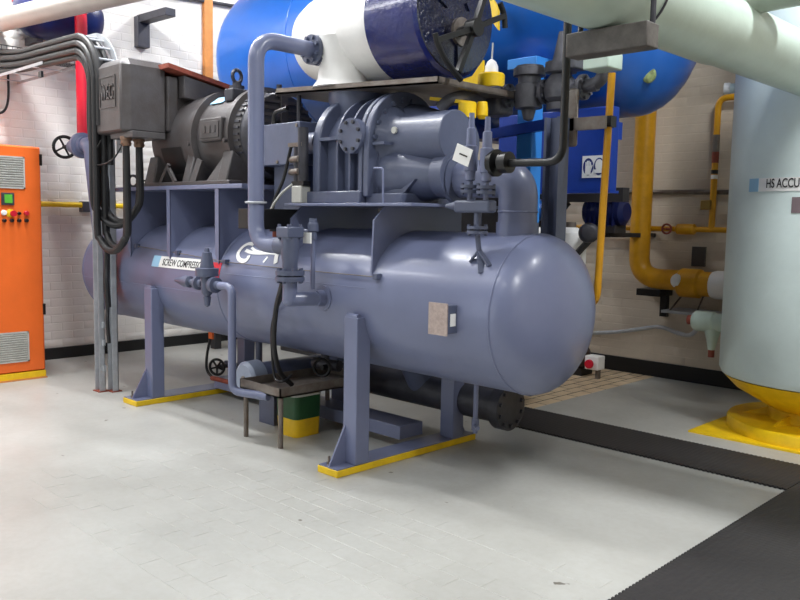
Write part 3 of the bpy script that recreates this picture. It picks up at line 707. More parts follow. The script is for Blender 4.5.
# solenoid gear beside the bell housing
sg = thing('oil_regulator', 'small dark oil regulator with white solenoid coil beside the compressor', 'regulator', (-4.4, 3.3, CZ))
q = P(301, 178, 'y', 3.3)
B().box(q.x-.05, q.x+.05, 3.26, 3.34, CZ, CZ+.11).build('coil', lightgrey, sg, bev=.008)
B().box(q.x-.06, q.x+.06, 3.27, 3.33, CZ+.11, CZ+.14).build('coil_cap', black, sg)
B().cyl((q.x-.03, 3.3, CZ+.14), (q.x-.03, 3.3, CZ+.36), .03, n=14).build('column', dkgrey, sg)
B().box(q.x-.10, q.x+.04, 3.27, 3.33, CZ+.36, CZ+.385).build('cap_plate', dull, sg)
B().cyl((q.x+.02, 3.3, CZ+.14), (q.x+.02, 3.3, CZ+.48), .035, n=14).build('column', dkgrey, sg)
for z in (.2, .28): B().cyl((q.x-.09, 3.29, CZ+z), (q.x+.02, 3.27, CZ+z), .022, n=12).build('union', dull, sg)
B().tube(smooth([(q.x-.08, 3.28, CZ+.36), (q.x-.13, 3.26, CZ+.16), (q.x-.20, 3.24, CZ+.02), (q.x-.24, 3.24, CZ-.10)], 6), .011, 8).build('sense_wire', black, sg)
B().tube(smooth([(q.x-.05, 3.27, CZ+.12), (q.x-.14, 3.25, CZ+.06), (q.x-.22, 3.23, CZ-.04), (q.x-.235, 3.23, CZ-.16)], 6), .009, 8).build('sense_wire', lightgrey, sg)
cp = P(277, 236, 'y', 3.25)
b = B(); b.cyl((cp.x, 3.25, cp.z-.06), (cp.x, 3.25, cp.z+.10), .03, n=12); b.build('copper_pipe', rust, sg)
B().cyl((cp.x, 3.25, cp.z+.03), (cp.x, 3.25, cp.z+.055), .05, n=12).build('pipe_flange', black, sg)

# ---------------------------------------------------------------- drip table, bucket, filter
tx0, tx1, ty0, ty1, tz = -4.60, -4.15, 3.14, 3.93, .405
dt = thing('drip_table', 'low rusty steel drip table with raised rim in front of the vessel', 'table', ((tx0+tx1)/2, (ty0+ty1)/2, 0))
B().box(tx0, tx1, ty0, ty1, tz-.065, tz-.055).build('pan', dull, dt)
for a in ((tx0, tx1, ty0, ty0+.008), (tx0, tx1, ty1-.008, ty1), (tx0, tx0+.008, ty0, ty1), (tx1-.008, tx1, ty0, ty1)):
    B().box(*a, tz-.065, tz).build('rim', dull, dt)
for x in (tx0+.03, tx1-.03):
    for y in (ty0+.03, ty1-.03): B().cyl((x, y, 0), (x, y, tz-.065), .017, n=12).build('leg', dull, dt)
BX, BY = -4.41, 3.50
bk = thing('oil_bucket', 'dented green and yellow oil bucket standing under the drip table', 'bucket', (BX, BY, 0))
def sq(z0, z1, r0, r1, rc=.35, n=6):
    # rounded-square bucket wall section
    def ring(r, z):
        o_ = []
        for (sx, sy, a0) in ((1, 1, 0), (-1, 1, 90), (-1, -1, 180), (1, -1, 270)):
            for k in range(n+1):
                a = math.radians(a0+90*k/n); o_.append(V((BX+sx*r*(1-rc)+r*rc*math.cos(a), BY+sy*r*(1-rc)+r*rc*math.sin(a), z)))
        return o_
    A, C = ring(r0, z0), ring(r1, z1); n_ = len(A)
    return B().add(A+C, [(i_, (i_+1) % n_, n_+(i_+1) % n_, n_+i_) for i_ in range(n_)]+[tuple(reversed(range(n_))), tuple(range(n_, 2*n_))])
bkw = mat('scuffed_yellow_bucket', (240, 196, 22), .45, 0, .06, 14)
sq(0, .125, .112, .116).build('yellow_base', bkw, bk)
sq(.1255, .295, .1165, .12).build('green_wall', greenp, bk)
sq(.285, .30, .124, .124).build('rim', lightgrey, bk)
of = thing('oil_filter', 'horizontal pale-capped oil filter cylinder lying under the vessel', 'filter', (-4.8, 3.7, .25))
ox = P(246, 379, 'y', 3.30)
B().lathe((ox.x, 3.28, ox.z), (0, 1, 0), [(0, .10), (.02, .125), (.12, .13), (.13, .115)], 32).build('end_cap', mat('pale_filter_paint', (140, 150, 170), .35), of)
B().cyl((ox.x, 3.39, ox.z), (ox.x, 4.35, ox.z), .106, n=32).build('barrel', blue2, of)
for y in (3.5, 4.2): B().box(ox.x-.09, ox.x+.09, y-.02, y+.02, 0, ox.z-.07).build('cradle', blue2, of)
B().cyl((ox.x, 3.27, ox.z), (ox.x, 3.285, ox.z), .025, n=12).build('plug', dull, of)
B().tube([(ox.x+.25, 3.9, .48), (ox.x+.25, 4.5, .48)], .05, 14).build('oil_pipe', blue, of)
mv = P(325, 365, 'y', 3.7)
pv = thing('drain_valve', 'dark drain valve with small wheel under the vessel belly', 'valve', (mv.x, 3.7, .3))
B().cyl((mv.x-.12, 3.7, mv.z), (mv.x+.1, 3.75, mv.z), .04, n=14).build('body', dkgrey, pv)
B().cyl((mv.x-.02, 3.72, mv.z), (mv.x-.02, 3.72, .60), .03, n=12).build('neck', dkgrey, pv)
b = B(); b.torus((mv.x+.06, 3.62, mv.z), (.5, -1, 0), .06, .012, 20, 6); b.cyl((mv.x+.05, 3.7, mv.z), (mv.x+.06, 3.62, mv.z), .018, n=10); b.build('wheel', black, pv)
hv = P(217, 367, 'y', 3.9)
ho = thing('oil_drain_valve', 'black five-spoke handwheel valve on a low rusty oil line behind the riser', 'valve', (hv.x, 3.9, 0))
b = B(); b.torus(hv, (.6, -1, 0), .068, .012, 26, 8); b.build('handwheel', black, ho)
dn_ = V((.6, -1, 0)).normalized(); u1 = dn_.cross(V((0, 0, 1))).normalized(); u2 = dn_.cross(u1)
for k in range(5):
    a = 2*PI*k/5+.3; B().cyl(hv, hv+(u1*math.cos(a)+u2*math.sin(a))*.066, .009, n=6).build('spoke', black, ho)
B().cyl(hv-dn_*.01, hv+V((-.0, .16, 0)), .02, n=10).build('stem', dkgrey, ho)
B().tube([hv+V((-.1, .16, 0)), hv+V((.4, .16, 0)), hv+V((.4, .16, .3))], .03, 12, bend=.06).build('pipe', blue2, ho)
B().tube([P(212, 378, 'y', 3.75), P(240, 385, 'y', 3.75)], .02, 10).build('low_line', rust, ho)
b = B(); b.tube(smooth([P(213, 318, 'y', 3.75), P(211, 335, 'y', 3.75), P(207, 355, 'y', 3.75), P(207, 370, 'y', 3.75), P(214, 379, 'y', 3.75)], 6), .012, 8); b.build('hose', black, ho)
q = P(212, 333, 'y', 3.74); B().box(q.x-.04, q.x+.02, 3.73, 3.745, q.z-.05, q.z+.05).build('orange_tag', orange, ho)

# ---------------------------------------------------------------- control cabinet
CX = -7.49
cab = thing('control_cabinet', 'tall orange steel control cabinet on a yellow plinth at the left', 'cabinet', (-7.85, 2.5, 0))
B().box(-8.28, CX-.02, 1.92, 2.99, .07, 2.10).build('body', orange, cab, bev=.012)
B().box(CX-.02, CX, 1.94, 2.975, .08, 2.09).build('door', orange, cab, bev=.006)
B().box(-8.27, CX+.005, 1.93, 2.985, .012, .07).build('plinth', yellow, cab, bev=.003)
B().box(-8.26, CX+.02, 1.92, 2.99, 0, .012).build('base_sheet', timber, cab)
def cp_(px, py): q = P(px, py, 'x', CX); return q.y, q.z
for (pa, pb_) in (((24, 157), (24, 189)), ((28.5, 331), (28.5, 361))):
    y1, z1 = cp_(*pa); _, z0 = cp_(*pb_); y0 = y1-.46
    g = B(); g.box(CX, CX+.012, y0, y1, z1-.014, z1); g.box(CX, CX+.012, y0, y1, z0, z0+.014); g.box(CX, CX+.012, y0, y0+.014, z0, z1); g.box(CX, CX+.012, y1-.014, y1, z0, z1)
    go = g.build('vent_grille', lightgrey, cab)
    B().box(CX, CX+.002, y0, y1, z0, z1).build('backing', dull, go)
    n = 12
    for k in range(n):
        zz = z0+.016+(z1-z0-.032)*(k+.5)/n
        B().bar((CX+.006, y0+.012, zz), (CX+.006, y1-.012, zz), .012, .013, up=(.5, 0, 1)).build('slat', lightgrey, go)
y0, z0 = cp_(1, 205); y1, z1 = cp_(13.5, 193)
so = B().box(CX, CX+.018, y0, y1, z0, z1).build('display', dkgrey, cab, bev=.004)
B().box(CX+.018, CX+.021, y0+.025, y1-.018, z0+.02, z1-.015).build('lcd', screen, so)
def btn(px, py, r, material, name, h=.03):
    y, z = cp_(px, py); return B().lathe((CX, y, z), (1, 0, 0), [(0, r*1.1), (.006, r*1.1), (.007, r), (h, r), (h+.004, r*.8)], 16).build(name, material, cab)
es = btn(10, 213, .034, yellow, 'emergency_stop', .006); y, z = cp_(11.5, 213.5)
B().lathe((CX+.01, y, z), (1, 0, 0), [(0, .015), (.03, .015), (.032, .028), (.05, .026)], 16).build('mushroom', red, es)
btn(3.8, 212.7, .022, white, 'white_lamp', .018)
btn(18.7, 213.4, .013, black, 'button'); btn(26, 213.2, .02, red, 'red_lamp')
for px in (3.8, 11.4, 18.7, 26): btn(px, 220.5, .015, black, 'button')
for pz in (160, 309):
    y, z = cp_(41 if pz < 200 else 44.5, pz); B().box(CX-.015, CX+.012, 2.97, 2.992, z-.05, z+.05).build('hinge', black, cab)

# ---------------------------------------------------------------- cable stand, cables
cs = thing('cable_stand', 'two galvanized channel uprights carrying black cables beside the motor terminal box', 'stand', (-6.45, 3.07, 0))
for (px, tp) in ((100.5, 96), (113.5, 132)):
    q = P(px, 391, 'z', 0); yy = q.y; xx = q.x; tz_ = P(px-9, tp, 'y', yy).z
    u_ = B(); u_.box(xx-.045, xx+.045, yy+.02, yy+.026, 0, tz_); u_.box(xx-.045, xx-.039, yy-.025, yy+.026, 0, tz_); u_.box(xx+.039, xx+.045, yy-.025, yy+.026, 0, tz_)
    po = u_.build('upright', galv, cs)
    B().box(xx-.06, xx+.06, yy-.04, yy+.05, 0, .008).build('foot_plate', rust, po)
    lastx, lasty = xx, yy
q = P(100.5, 391, 'z', 0)
for z in (.18, .40, .55): B().box(q.x, lastx, q.y+.0, q.y+.02, z, z+.05).build('rung', galv, cs)
# curved ladder top sweeping over to the wall
zrun = 2.86
px0 = P(100, 200, 'y', 2.97).x+.03
def cpath(dr, ys, zlo, gap=False):
    """cable path: along -X at height zrun+dr, quarter bend, then down at the stand"""
    R0 = .34+dr; cxx = px0-.02-.34; pts = [(XW+.03, ys, zrun+dr*1.1+.10), (-7.8, ys, zrun+dr+.05+.015*math.sin(ys*40)), (-7.3, ys, zrun+dr+.02)]
    for k in range(0, 9):
        a = PI/2*k/8; pts.append((cxx+R0*math.sin(a), ys, zrun-.34+R0*math.cos(a)))
    if gap:
        xg = P(107, 260, 'y', 3.05).x
        pts += [(cxx+R0+.01, ys, 2.1), (xg, 3.05, 1.8), (xg, 3.05, zlo+.4), (xg+.03, 3.03, zlo+.2), (xg+.01, 3.05, zlo)]
    else: pts.append((cxx+R0, ys, zlo))
    return [V(p_) for p_ in pts]
b = B()
for ys in (3.09,):
    pth = smooth(cpath(.09, ys, 2.0), 3)
    b = B()
    for a_, c_ in zip(pth, pth[1:]): b.bar(a_, c_+(c_-a_)*.02, .07, .012, up=(0, 1, 0))
    b.build('ladder_rail', galv, cs)
pth = smooth(cpath(.085, 3.0, 2.0), 2)
for a_ in pth[5::3]: B().cyl((a_.x, 2.93, a_.z), (a_.x, 3.09, a_.z), .010, n=8).build('ladder_rung', galv, cs)
# cables: some drop and end at the floor clips, four loop up to the terminal box
gz = 2.13-.10
loops = [(.02, 2.93, 1.22, GL[0], -.012), (.035, 2.99, 1.25, GL[0], .012), (-.04, 2.93, 1.42, GL[1], -.012), (-.02, 2.99, 1.45, GL[1], .012)]
labs = ['outer black power cable looping lowest under the terminal box', 'second black power cable inside the lowest loop under the terminal box',
        'black power cable of the shorter loop under the terminal box', 'innermost black power cable of the shorter loop under the terminal box']
for (dr, ys, zlow, g, off), lb in zip(loops, labs):
    p_ = cpath(dr, ys, 2.2)[:-1]; xx = p_[-1].x
    xe = g.x+off; mid = (xx+xe)/2; hw_ = (xe-xx)/2
    p_.append(V((xx, ys, 2.1)))
    p_.append(V((xx, ys, zlow+hw_*1.05)))
    for k in range(1, 6):
        a = PI-PI*k/6; p_.append(V((mid+hw_*math.cos(a), ys+(g.y-ys)*k/6, zlow+hw_*1.05-hw_*1.05*math.sin(a))))
    p_ += [V((xe, g.y, zlow+hw_*1.05)), V((g.x, g.y, gz))]
    tag(B().tube(smooth(p_, 5), .027, 10).build('power_cable', rubber, org=(xx, ys, zlow)), lb, 'cable', 'motor power cables')
for (dr, ys, zl, r, lb) in ((-.09, 2.94, .75, .024, 'thick black cable running straight down between the galvanized uprights'), (-.075, 3.0, .45, .016, 'thin black cable running lowest between the galvanized uprights'),
                            (.075, 2.94, 2.2, .027, 'topmost black cable lying over the curved ladder bend'), (.06, 3.03, 1.9, .024, 'black cable hugging the inside rail of the curved ladder bend')):
    p_ = cpath(dr, ys, zl, zl < 1)
    tag(B().tube(smooth(p_, 5), r, 10).build('control_cable', rubber, org=(px0, ys, zl)), lb, 'cable', 'control cables')
tag(B().tube(smooth([P(101, 140, 'y', 2.93), P(93, 158, 'y', 2.93), P(98, 165, 'y', 2.93), P(112, 160, 'y', 2.93), P(121, 147, 'y', 2.95), (GL[0].x, GL[0].y-.05, gz+.01)], 6), .006, 6).build('earth_wire', rubber, org=(-6.3, 2.93, 1.9)), 'thin dark earth wire curling from the uprights to the gland plate', 'wire')
# support tray under the horizontal cable run
ct_ = thing('cable_tray', 'pale steel tray carrying the cable bundle to the left wall', 'cable tray', (-7.6, 3.0, zrun-.1))
for k in range(3): B().box(XW+.15+k*.45, XW+.17+k*.45, 2.87, 3.13, zrun-.092, zrun-.085).build('rung', galv, ct_)
for ys in (2.86, 3.135): B().box(XW, -7.1, ys, ys+.005, zrun-.095, zrun-.07).build('side_rail', galv, ct_)
q = P(42, 74, 'y', 2.86); B().box(q.x-.03, q.x+.03, 2.84, 2.86, q.z-.03, q.z+.02).build('clamp', black, ct_)
# wire basket along the left wall
wbk = thing('wire_basket', 'dark wire mesh cable basket along the white brick wall', 'cable tray', (XW+.15, 4.2, 2.95))
zb0 = 3.00
for k in range(5): B().cyl((XW+.02+k*.05, 2.9, zb0), (XW+.02+k*.05, 5.0, zb0), .004, n=5).build('long_wire', dkgrey, wbk)
for z in (zb0+.04, zb0+.08): B().cyl((XW+.22, 2.9, z), (XW+.22, 5.0, z), .004, n=5).build('long_wire', dkgrey, wbk)
for k in range(42):
    y = 2.92+k*.05; B().tube([(XW+.02, y, zb0), (XW+.22, y, zb0), (XW+.22, y, zb0+.08)], .003, 4).build('cross_wire', dkgrey, wbk)

# ---------------------------------------------------------------- left wall fixtures
yp = thing('gas_pipe', 'thin yellow gas pipe clipped along the white brick wall', 'pipe', (XW+.06, 4.5, 1.6))
B().cyl((XW+.06, 2.0, 1.602), (XW+.06, 7.2, 1.602), .028, n=14).build('pipe', yellow, yp)
for y in (3.78, 5.2): B().box(XW, XW+.1, y-.05, y+.05, 1.53, 1.64).build('clip', dkgrey, yp, bev=.004); 
RPX = -7.78
q0 = P(79, -8, 'x', RPX); q1 = P(84.5, 140, 'x', RPX); yr = (q0.y+q1.y)/2
rp = thing('red_pipe', 'red fire pipe dropping in front of the white brick wall', 'pipe', (RPX, yr, 2.0))
B().cyl((RPX, yr, q1.z), (RPX, yr, CEIL), .056, n=18).build('pipe', red, rp)
B().lathe((RPX, yr, q1.z-.05), (0, 0, 1), [(0, .07), (.05, .07)], 16).build('end_cap', red, rp)
va2 = thing('wall_valve', 'blue-grey stop valve with black handwheel left of the galvanized uprights', 'valve', (-6.9, 3.45, 1.5))
c = P(78, 146, 'y', 3.40); w0 = P(64.5, 147, 'y', 3.40)
B().lathe((c.x-.14, 3.40, c.z), (1, 0, 0), [(0, .055), (.02, .062), (.10, .062), (.11, .078), (.20, .078), (.21, .12), (.25, .12), (.26, .08), (.32, .08)], 20).build('body', blue, va2)
b = B(); b.torus((w0.x, 3.40, w0.z), (1, -.25, 0), .10, .016, 26, 8); b.build('handwheel', black, va2)
for k in range(4):
    a = PI/2*k+.5; B().cyl((w0.x, 3.40, w0.z), (w0.x, 3.40+.095*math.cos(a), w0.z+.095*math.sin(a)), .010, n=6).build('spoke', black, va2)
B().cyl((w0.x-.01, 3.40, w0.z), (c.x-.12, 3.40, c.z), .02, n=10).build('stem', black, va2)
q = P(93, 147, 'y', 3.4)
B().tube([(c.x+.14, 3.40, c.z), (c.x+.27, 3.40, c.z), (c.x+.27, 3.48, 1.3)], .07, 18, bend=.08).build('pipe', blue, va2)
wbt = P(145, 48, 'x', XW+.05); wb1 = P(142, 17, 'x', XW+.05); wb2 = P(178, 9, 'x', XW+.6)
br = thing('wall_bracket', 'grey angle iron bracket jutting from the white brick wall', 'bracket', (XW, wb1.y, 3.2))
B().box(XW, XW+.09, wb1.y-.07, wb1.y+.07, wbt.z, wb1.z).build('upright', dkgrey, br, bev=.004)
B().bar((XW+.04, wb1.y, wb1.z-.03), (wb2.x, wb1.y+.03, wb1.z-.03), .12, .08).build('arm', dkgrey, br, bev=.004)
ot = P(208, 40, 'x', XW+.03)
tag(B().box(XW-.004, XW+.05, ot.y-.055, ot.y+.055, 2.9, CEIL).build('timber_batten', timber, bev=.003, org=(XW, ot.y, 2.9)), 'orange-brown timber batten standing against the white brick wall', 'batten')
c0 = P(150, -8, 'x', XW+.03); c1 = P(270, 12, 'x', XW+.03)
tag(B().tube([(XW+.03, c0.y-1, c0.z+.04), c0, c1, (XW+.03, c1.y+1.2, c1.z-.02)], .02, 8).build('wall_conduit', dkgrey, org=c0), 'dark conduit high on the white brick wall near the batten', 'conduit')
h0 = P(160, 72, 'x', XW+.26); h1 = P(238, 80, 'x', XW+.05)
tag(B().tube([(XW+.24, 4.9, zb0+.05), (XW+.1, 5.1, zb0+.02), (XW+.04, h1.y, h1.z)], .014, 8).build('short_conduit', dull, org=h1), 'short grey conduit leaving the wire basket towards the timber batten', 'conduit')
k0 = P(236, -4, 'x', XW+.3); k1 = P(258, 4, 'x', XW+.3)
tag(B().cyl(k0, k1, .035, n=14).build('pipe_end', dkgrey, org=k0), 'short dark pipe end high up left of the blue tank', 'pipe')
# small bits on the wall above the cabinet
q0 = P(8, 82, 'x', XW+.02); 
tag(B().tube(smooth([P(8, 74, 'x', XW+.03), P(8.5, 95, 'x', XW+.03), P(6, 108, 'x', XW+.03), P(0, 113, 'x', XW+.03), P(-8, 110, 'x', XW+.03)], 6), .012, 8).build('loose_wire', rubber, org=q0), 'loose black wire hanging on the wall above the orange cabinet', 'wire')
# large pale pipe, dark blue receiver and red beam, high at the left
z = 3.30
a0 = P(0, 21, 'z', z); a1 = P(130, -10, 'z', z); d = (a1-a0).normalized()
bp_ = thing('overhead_pipe', 'pale thick overhead pipe crossing the top left corner', 'pipe', a0)
B().cyl(a0-d*.25, a1+d*1.6, .098, n=28).build('pipe', mat('pale_pipe_paint', (192, 185, 178), .5, 0, .06, 3, .1, 20), bp_)
B().cyl(a0+d*2.6, a0+d*2.6+V((0, 0, CEIL-z)), .012, n=8).build('hanger', galv, bp_)
r0 = P(12, 36, 'x', -8.05); r1 = P(97, 10, 'x', -8.05); zc = 3.43
rc_ = thing('blue_receiver', 'dark blue cylinder on the wall behind the pale overhead pipe', 'cylinder', (-8.1, 3.3, 3.1))
B().lathe((-8.12, r0.y+.06, 3.43), (0, 1, .0), [(0, 0), (.01, .10), (.05, .18), (.12, .23), (.20, .25), (r1.y-r0.y-.20, .25), (r1.y-r0.y-.1, .23), (r1.y-r0.y-.03, .16), (r1.y-r0.y, 0)], 32).build('shell', mat('dark_navy_paint', (26, 36, 92), .35, 0, .1, 5), rc_)
for y in (3.25, 3.6): B().box(XW, -8.1, y-.03, y+.03, 3.15, 3.22).build('wall_arm', dkgrey, rc_)
rb0 = P(-5, 4, 'z', 3.6); rb1 = P(22, -4, 'z', 3.6)
d = (rb1-rb0).normalized()
tag(B().bar(rb0-d*.4, rb1+d*1.5, .12, .10).build('red_beam', mat('dull_red_paint', (168, 52, 62), .5), org=rb0), 'dull red steel beam above the pale overhead pipe', 'beam')

# ---------------------------------------------------------------- big blue tank
TY, TZ, TR = 5.4, 3.10, .82
bt = thing('blue_tank', 'huge bright blue horizontal tank hanging behind the compressor', 'tank', (-5, TY, 0))
xl, xr = -7.05, -3.02
prof = [(xl-.42*math.cos(PI/2*k/12), TR*math.sin(PI/2*k/12)) for k in range(13)]+[(xr+.42*math.sin(PI/2*k/12), TR*math.cos(PI/2*k/12) if k < 12 else 0) for k in range(13)]
prof[0] = (prof[0][0], 0)
B().lathe((0, TY, TZ), (1, 0, 0), prof, 64).build('shell', tankb, bt, smooth=50)
for x in (-6.0, -4.6): B().torus((x, TY, TZ), (1, 0, 0), TR-.001, .007, 56, 6).build('weld_seam', tankb, bt)
for x in (-6.6, -4.35):
    sd = B().box(x-.09, x+.09, 4.82, 5.98, 2.18, 2.62).build('saddle', boxb, bt, bev=.01)
    B().box(x-.07, x+.07, 5.81, 5.95, 0, 2.18).build('column', tankb, bt, bev=.006)
q = P(649, 75, 'y', TY-.2); pp = V((xr+.42*math.sqrt(max(0, 1-((q.y-TY)**2+(q.z-TZ)**2)/TR**2)), q.y, q.z))
pn = mat('greenish_primer_patch', (150, 166, 110), .6, 0, .3, 30)
pp = None
best = None
for k in range(400):          # where that spot lies on the tank's end
    t = 3+k*.02; dd = RT*((649-400)/FPX)-UP*((75-300)/FPX)+_F; p_ = CAM+dd*t
    rr2 = ((p_.y-TY)**2+(p_.z-TZ)**2)/TR**2
    if p_.x < xr+.42 and rr2 < 1 and p_.x < xr+.42*math.sqrt(1-rr2): best = p_; break
if best: B().ball(best, .055, (1, -.7, -.2), .25, 12).build('primer_patch', pn, bt)
# saddle bracket with cap, its lit look put into the paint
c = P(529, 62, 'y', 4.62); c2 = P(529, 190, 'y', 4.62)
sbk = thing('blue_bracket', 'bright blue vertical support bracket with wide cap in front of the blue tank', 'bracket', (c.x, 4.7, 0))
B().box(c.x-.07, c.x+.06, 4.6, 4.72, 1.5, c.z-.05).build('column', litblue, sbk, bev=.006)
B().box(c.x-.13, c.x+.11, 4.55, 4.80, c.z-.05, c.z+.02).build('cap', litblue, sbk, bev=.006)
B().bar((c.x, 4.66, c.z-.08), (c.x, 4.85, c.z+.02), .14, .05, up=(0, 0, 1)).build('brace', tankb, sbk)
# blue service box with safety pictograms
q0 = P(497, 186, 'y', 4.95); q1 = P(613, 191, 'y', 4.95); q2 = P(616, 120, 'y', 4.95)
bxo = thing('service_box', 'dark blue steel box with hand protection signs below the blue tank', 'box', ((q0.x+q1.x)/2, 5.2, 0))
B().box(q0.x, q1.x-.03, 4.95, 5.05, q1.z, q2.z+.1).build('body', boxb, bxo, bev=.01)
B().box(q0.x-.01, q1.x-.02, 4.94, 5.06, q1.z-.012, q1.z+.006).build('lower_lip', boxb, bxo)
for x in (q0.x+.1, q1.x-.15): B().box(x-.03, x+.03, 5.05, 5.25, q2.z-.1, q2.z+.02).build('hanger', boxb, bxo)
s0 = P(582, 178, 'y', 4.948); s1 = P(606, 155, 'y', 4.948)
sgn = B().box(s0.x, s1.x, 4.944, 4.95, s0.z, s1.z).build('safety_sign', paper, bxo); sgn['label'] = 'white sign with two blue mandatory pictograms'
for k in (0, 1):
    cxx = s0.x+(s1.x-s0.x)*(.27+.47*k); czz = (s0.z+s1.z)/2; R1 = (s1.x-s0.x)*.225
    B().prism([(cxx+R1*math.cos(2*PI*i_/24), 4.9435, czz+R1*1.45*math.sin(2*PI*i_/24)) for i_ in range(24)], (0, -.001, 0)).build('blue_disc', mat('sign_blue', (20, 40, 120), .5), sgn)
    if k == 0:
        b = B(); b.box(cxx-.022, cxx+.022, 4.9415, 4.9425, czz-.055, czz+.005)
        for f_ in range(4): b.box(cxx-.022+f_*.0115, cxx-.013+f_*.0115, 4.9415, 4.9425, czz+.005, czz+.045-.008*abs(f_-1.5))
        b.prism([(cxx+.022, 4.9415, czz-.03), (cxx+.036, 4.9415, czz+.01), (cxx+.028, 4.9415, czz+.014), (cxx+.018, 4.9415, czz-.01)], (0, .001, 0)); b.build('glove_symbol', paper, sgn)
    else:
        b = B(); b.prism([(cxx+.03*math.cos(2*PI*i_/16), 4.9415, czz+.01+.04*math.sin(2*PI*i_/16)) for i_ in range(16)], (0, .001, 0)); b.box(cxx-.036, cxx+.036, 4.941, 4.9415, czz-.045, czz-.02); b.build('face_symbol', paper, sgn)
# navy brace below the valves, steel post in front of the box
a = P(490, 136, 'y', 4.6); b_ = P(562, 122, 'y', 4.6)
tag(B().bar((a.x, 4.6, a.z+.01), (b_.x, 4.6, b_.z), .05, .07).build('navy_brace', boxb, org=a), 'dark blue horizontal brace behind the black hose bend', 'brace')
yp_ = 3.93; a = P(553, 228, 'y', yp_); zt_ = P(556, 118, 'y', yp_).z
sp = thing('steel_post', 'slim blue-grey steel channel post rising from the back of the vessel', 'post', (a.x, yp_, 1.3))
for dx in (-.05, .035): B().box(a.x+dx, a.x+dx+.018, yp_-.05, yp_+.05, 1.25, zt_).build('flange', blue2, sp)
B().box(a.x-.05, a.x+.05, yp_-.01, yp_+.005, 1.25, zt_).build('web', blue2, sp)
h0 = P(570, 110, 'y', yp_+.06); h1 = P(606, 122, 'y', yp_+.06)
B().box(h0.x-.05, h0.x+.05, yp_+.05, yp_+.08, zt_-.16, h0.z+.12).build('head_plate', dull, sp, bev=.02)
B().box(h0.x, h1.x, yp_+.05, yp_+.07, h1.z-.035, h1.z+.035).build('arm', dull, sp)

# ---------------------------------------------------------------- valve train
yt = 4.2
vt = thing('valve_train', 'dark grey line of flanged valves and elbows in front of the blue tank', 'valve', (-3.0, yt, 2.3))
e0 = P(444, 108, 'y', yt); e1 = P(460, 97, 'y', yt); zl = P(500, 97, 'y', yt).z
def X(px): return P(px, 97, 'y', yt).x
B().tube(smooth([P(440, 109, 'y', 3.66), P(448, 101, 'y', 3.68), P(460, 97, 'y', 3.75), P(472, 97, 'y', 3.9), (X(486), yt, zl)], 6), .036, 16).build('bent_inlet', vgrey, vt)
B().cyl((X(474), yt, zl), (X(597), yt, zl), .034, n=16).build('pipe', vgrey, vt)
B().box(X(486), X(507), yt-.09, yt+.09, zl-.12, zl+.06).build('elbow_block', vgrey, vt, bev=.03)
for px in (476, 480, 509, 545, 583): B().flange((X(px), yt, zl), (1, 0, 0), .075, .022, 6, .012).build('flange', vgrey, vt)
B().lathe((X(529), yt, zl), (0, 0, 1), [(-.17, .0), (-.16, .03), (-.10, .045), (-.09, .085), (.05, .085), (.06, .07), (.10, .07), (.105, .10), (.15, .10), (.155, .085), (.165, .085)], 20).build('strainer', vgrey, vt)
B().lathe((X(560), yt, zl), (0, 0, 1), [(-.12, .08), (-.08, .08), (-.075, .06), (-.05, .09), (0, .10), (.05, .09), (.09, .06), (.10, .095), (.16, .095), (.165, .055), (.26, .035), (.34, .02)], 22).build('globe_valve', vgrey, vt)
B().box(X(570), X(582), yt-.09, yt+.04, zl+.10, zl+.17).build('lug', vgrey, vt, bev=.01)
B().tube([(X(583), yt, zl), (X(602), yt, zl+.02), (X(604), yt, zl+.17)], .038, 14, bend=.09).build('outlet_elbow', vgrey, vt)
# black vent hose with flanges
yh = 3.36
hs = thing('vent_pipe', 'glossy black bent pipe ending in a flanged coupling', 'pipe', (-2.7, yh, 1.9))
u0 = P(568, 22, 'y', yh); u1 = P(562.5, 162, 'y', yh); u2 = P(492, 162, 'y', yh)
xh = (u0.x+u1.x)/2
B().tube([(xh, yh, u0.z+.5), (xh, yh, u1.z), (u2.x, yh, u1.z+.01)], .020, 16, bend=.09, seg=8).build('pipe', black, hs)
b = B(); b.flange((u2.x+.02, yh, u1.z+.01), (1, 0, 0), .07, .03, 0); b.build('flange', black, hs)
b = B(); b.flange((u2.x+.09, yh, u1.z+.01), (1, 0, 0), .055, .05, 0); b.build('coupling', black, hs)
b = B(); b.flange((u2.x-.03, yh, u1.z+.01), (1, 0, 0), .055, .02, 0); b.build('gasket', black, hs)
# yellow topped relief units
yc_ = 4.45; yL = 3.72
yc = thing('alarm_beacon', 'yellow alarm unit with white cone top and thin rod aerial', 'beacon', (-3.5, yc_, 2.2))
c = P(491, 88, 'y', yc_)
B().lathe((c.x, yc_, c.z), (0, 0, 1), [(0, .085), (.005, .09), (.085, .092), (.095, .085)], 26).build('yellow_base', yellow, yc)
B().lathe((c.x, yc_, c.z+.095), (0, 0, 1), [(0, .048), (.05, .044), (.08, .03), (.095, .010), (.10, 0)], 20).build('white_cone', white, yc)
B().cyl((c.x, yc_, c.z+.18), (c.x+.005, yc_, c.z+.30), .006, n=8).build('aerial', lightgrey, yc)
a = P(460, 80, 'y', yc_+.02); b_ = P(482, 86, 'y', yc_+.02); c_ = P(483, 60, 'y', yc_+.02); d_ = P(472, 76, 'y', yc_+.02)
B().prism([a, P(468, 87, 'y', yc_+.02), b_, c_, d_], (0, .02, 0)).build('yellow_fin', yellow, yc)
a = P(457, 103, 'y', yc_-.02)
B().lathe((P(467, 118, 'y', yL).x, yL, P(467, 118, 'y', yL).z), (0, 0, 1), [(0, .052), (.085, .054), (.09, .045)], 20).build('yellow_foot', yellow, yc)
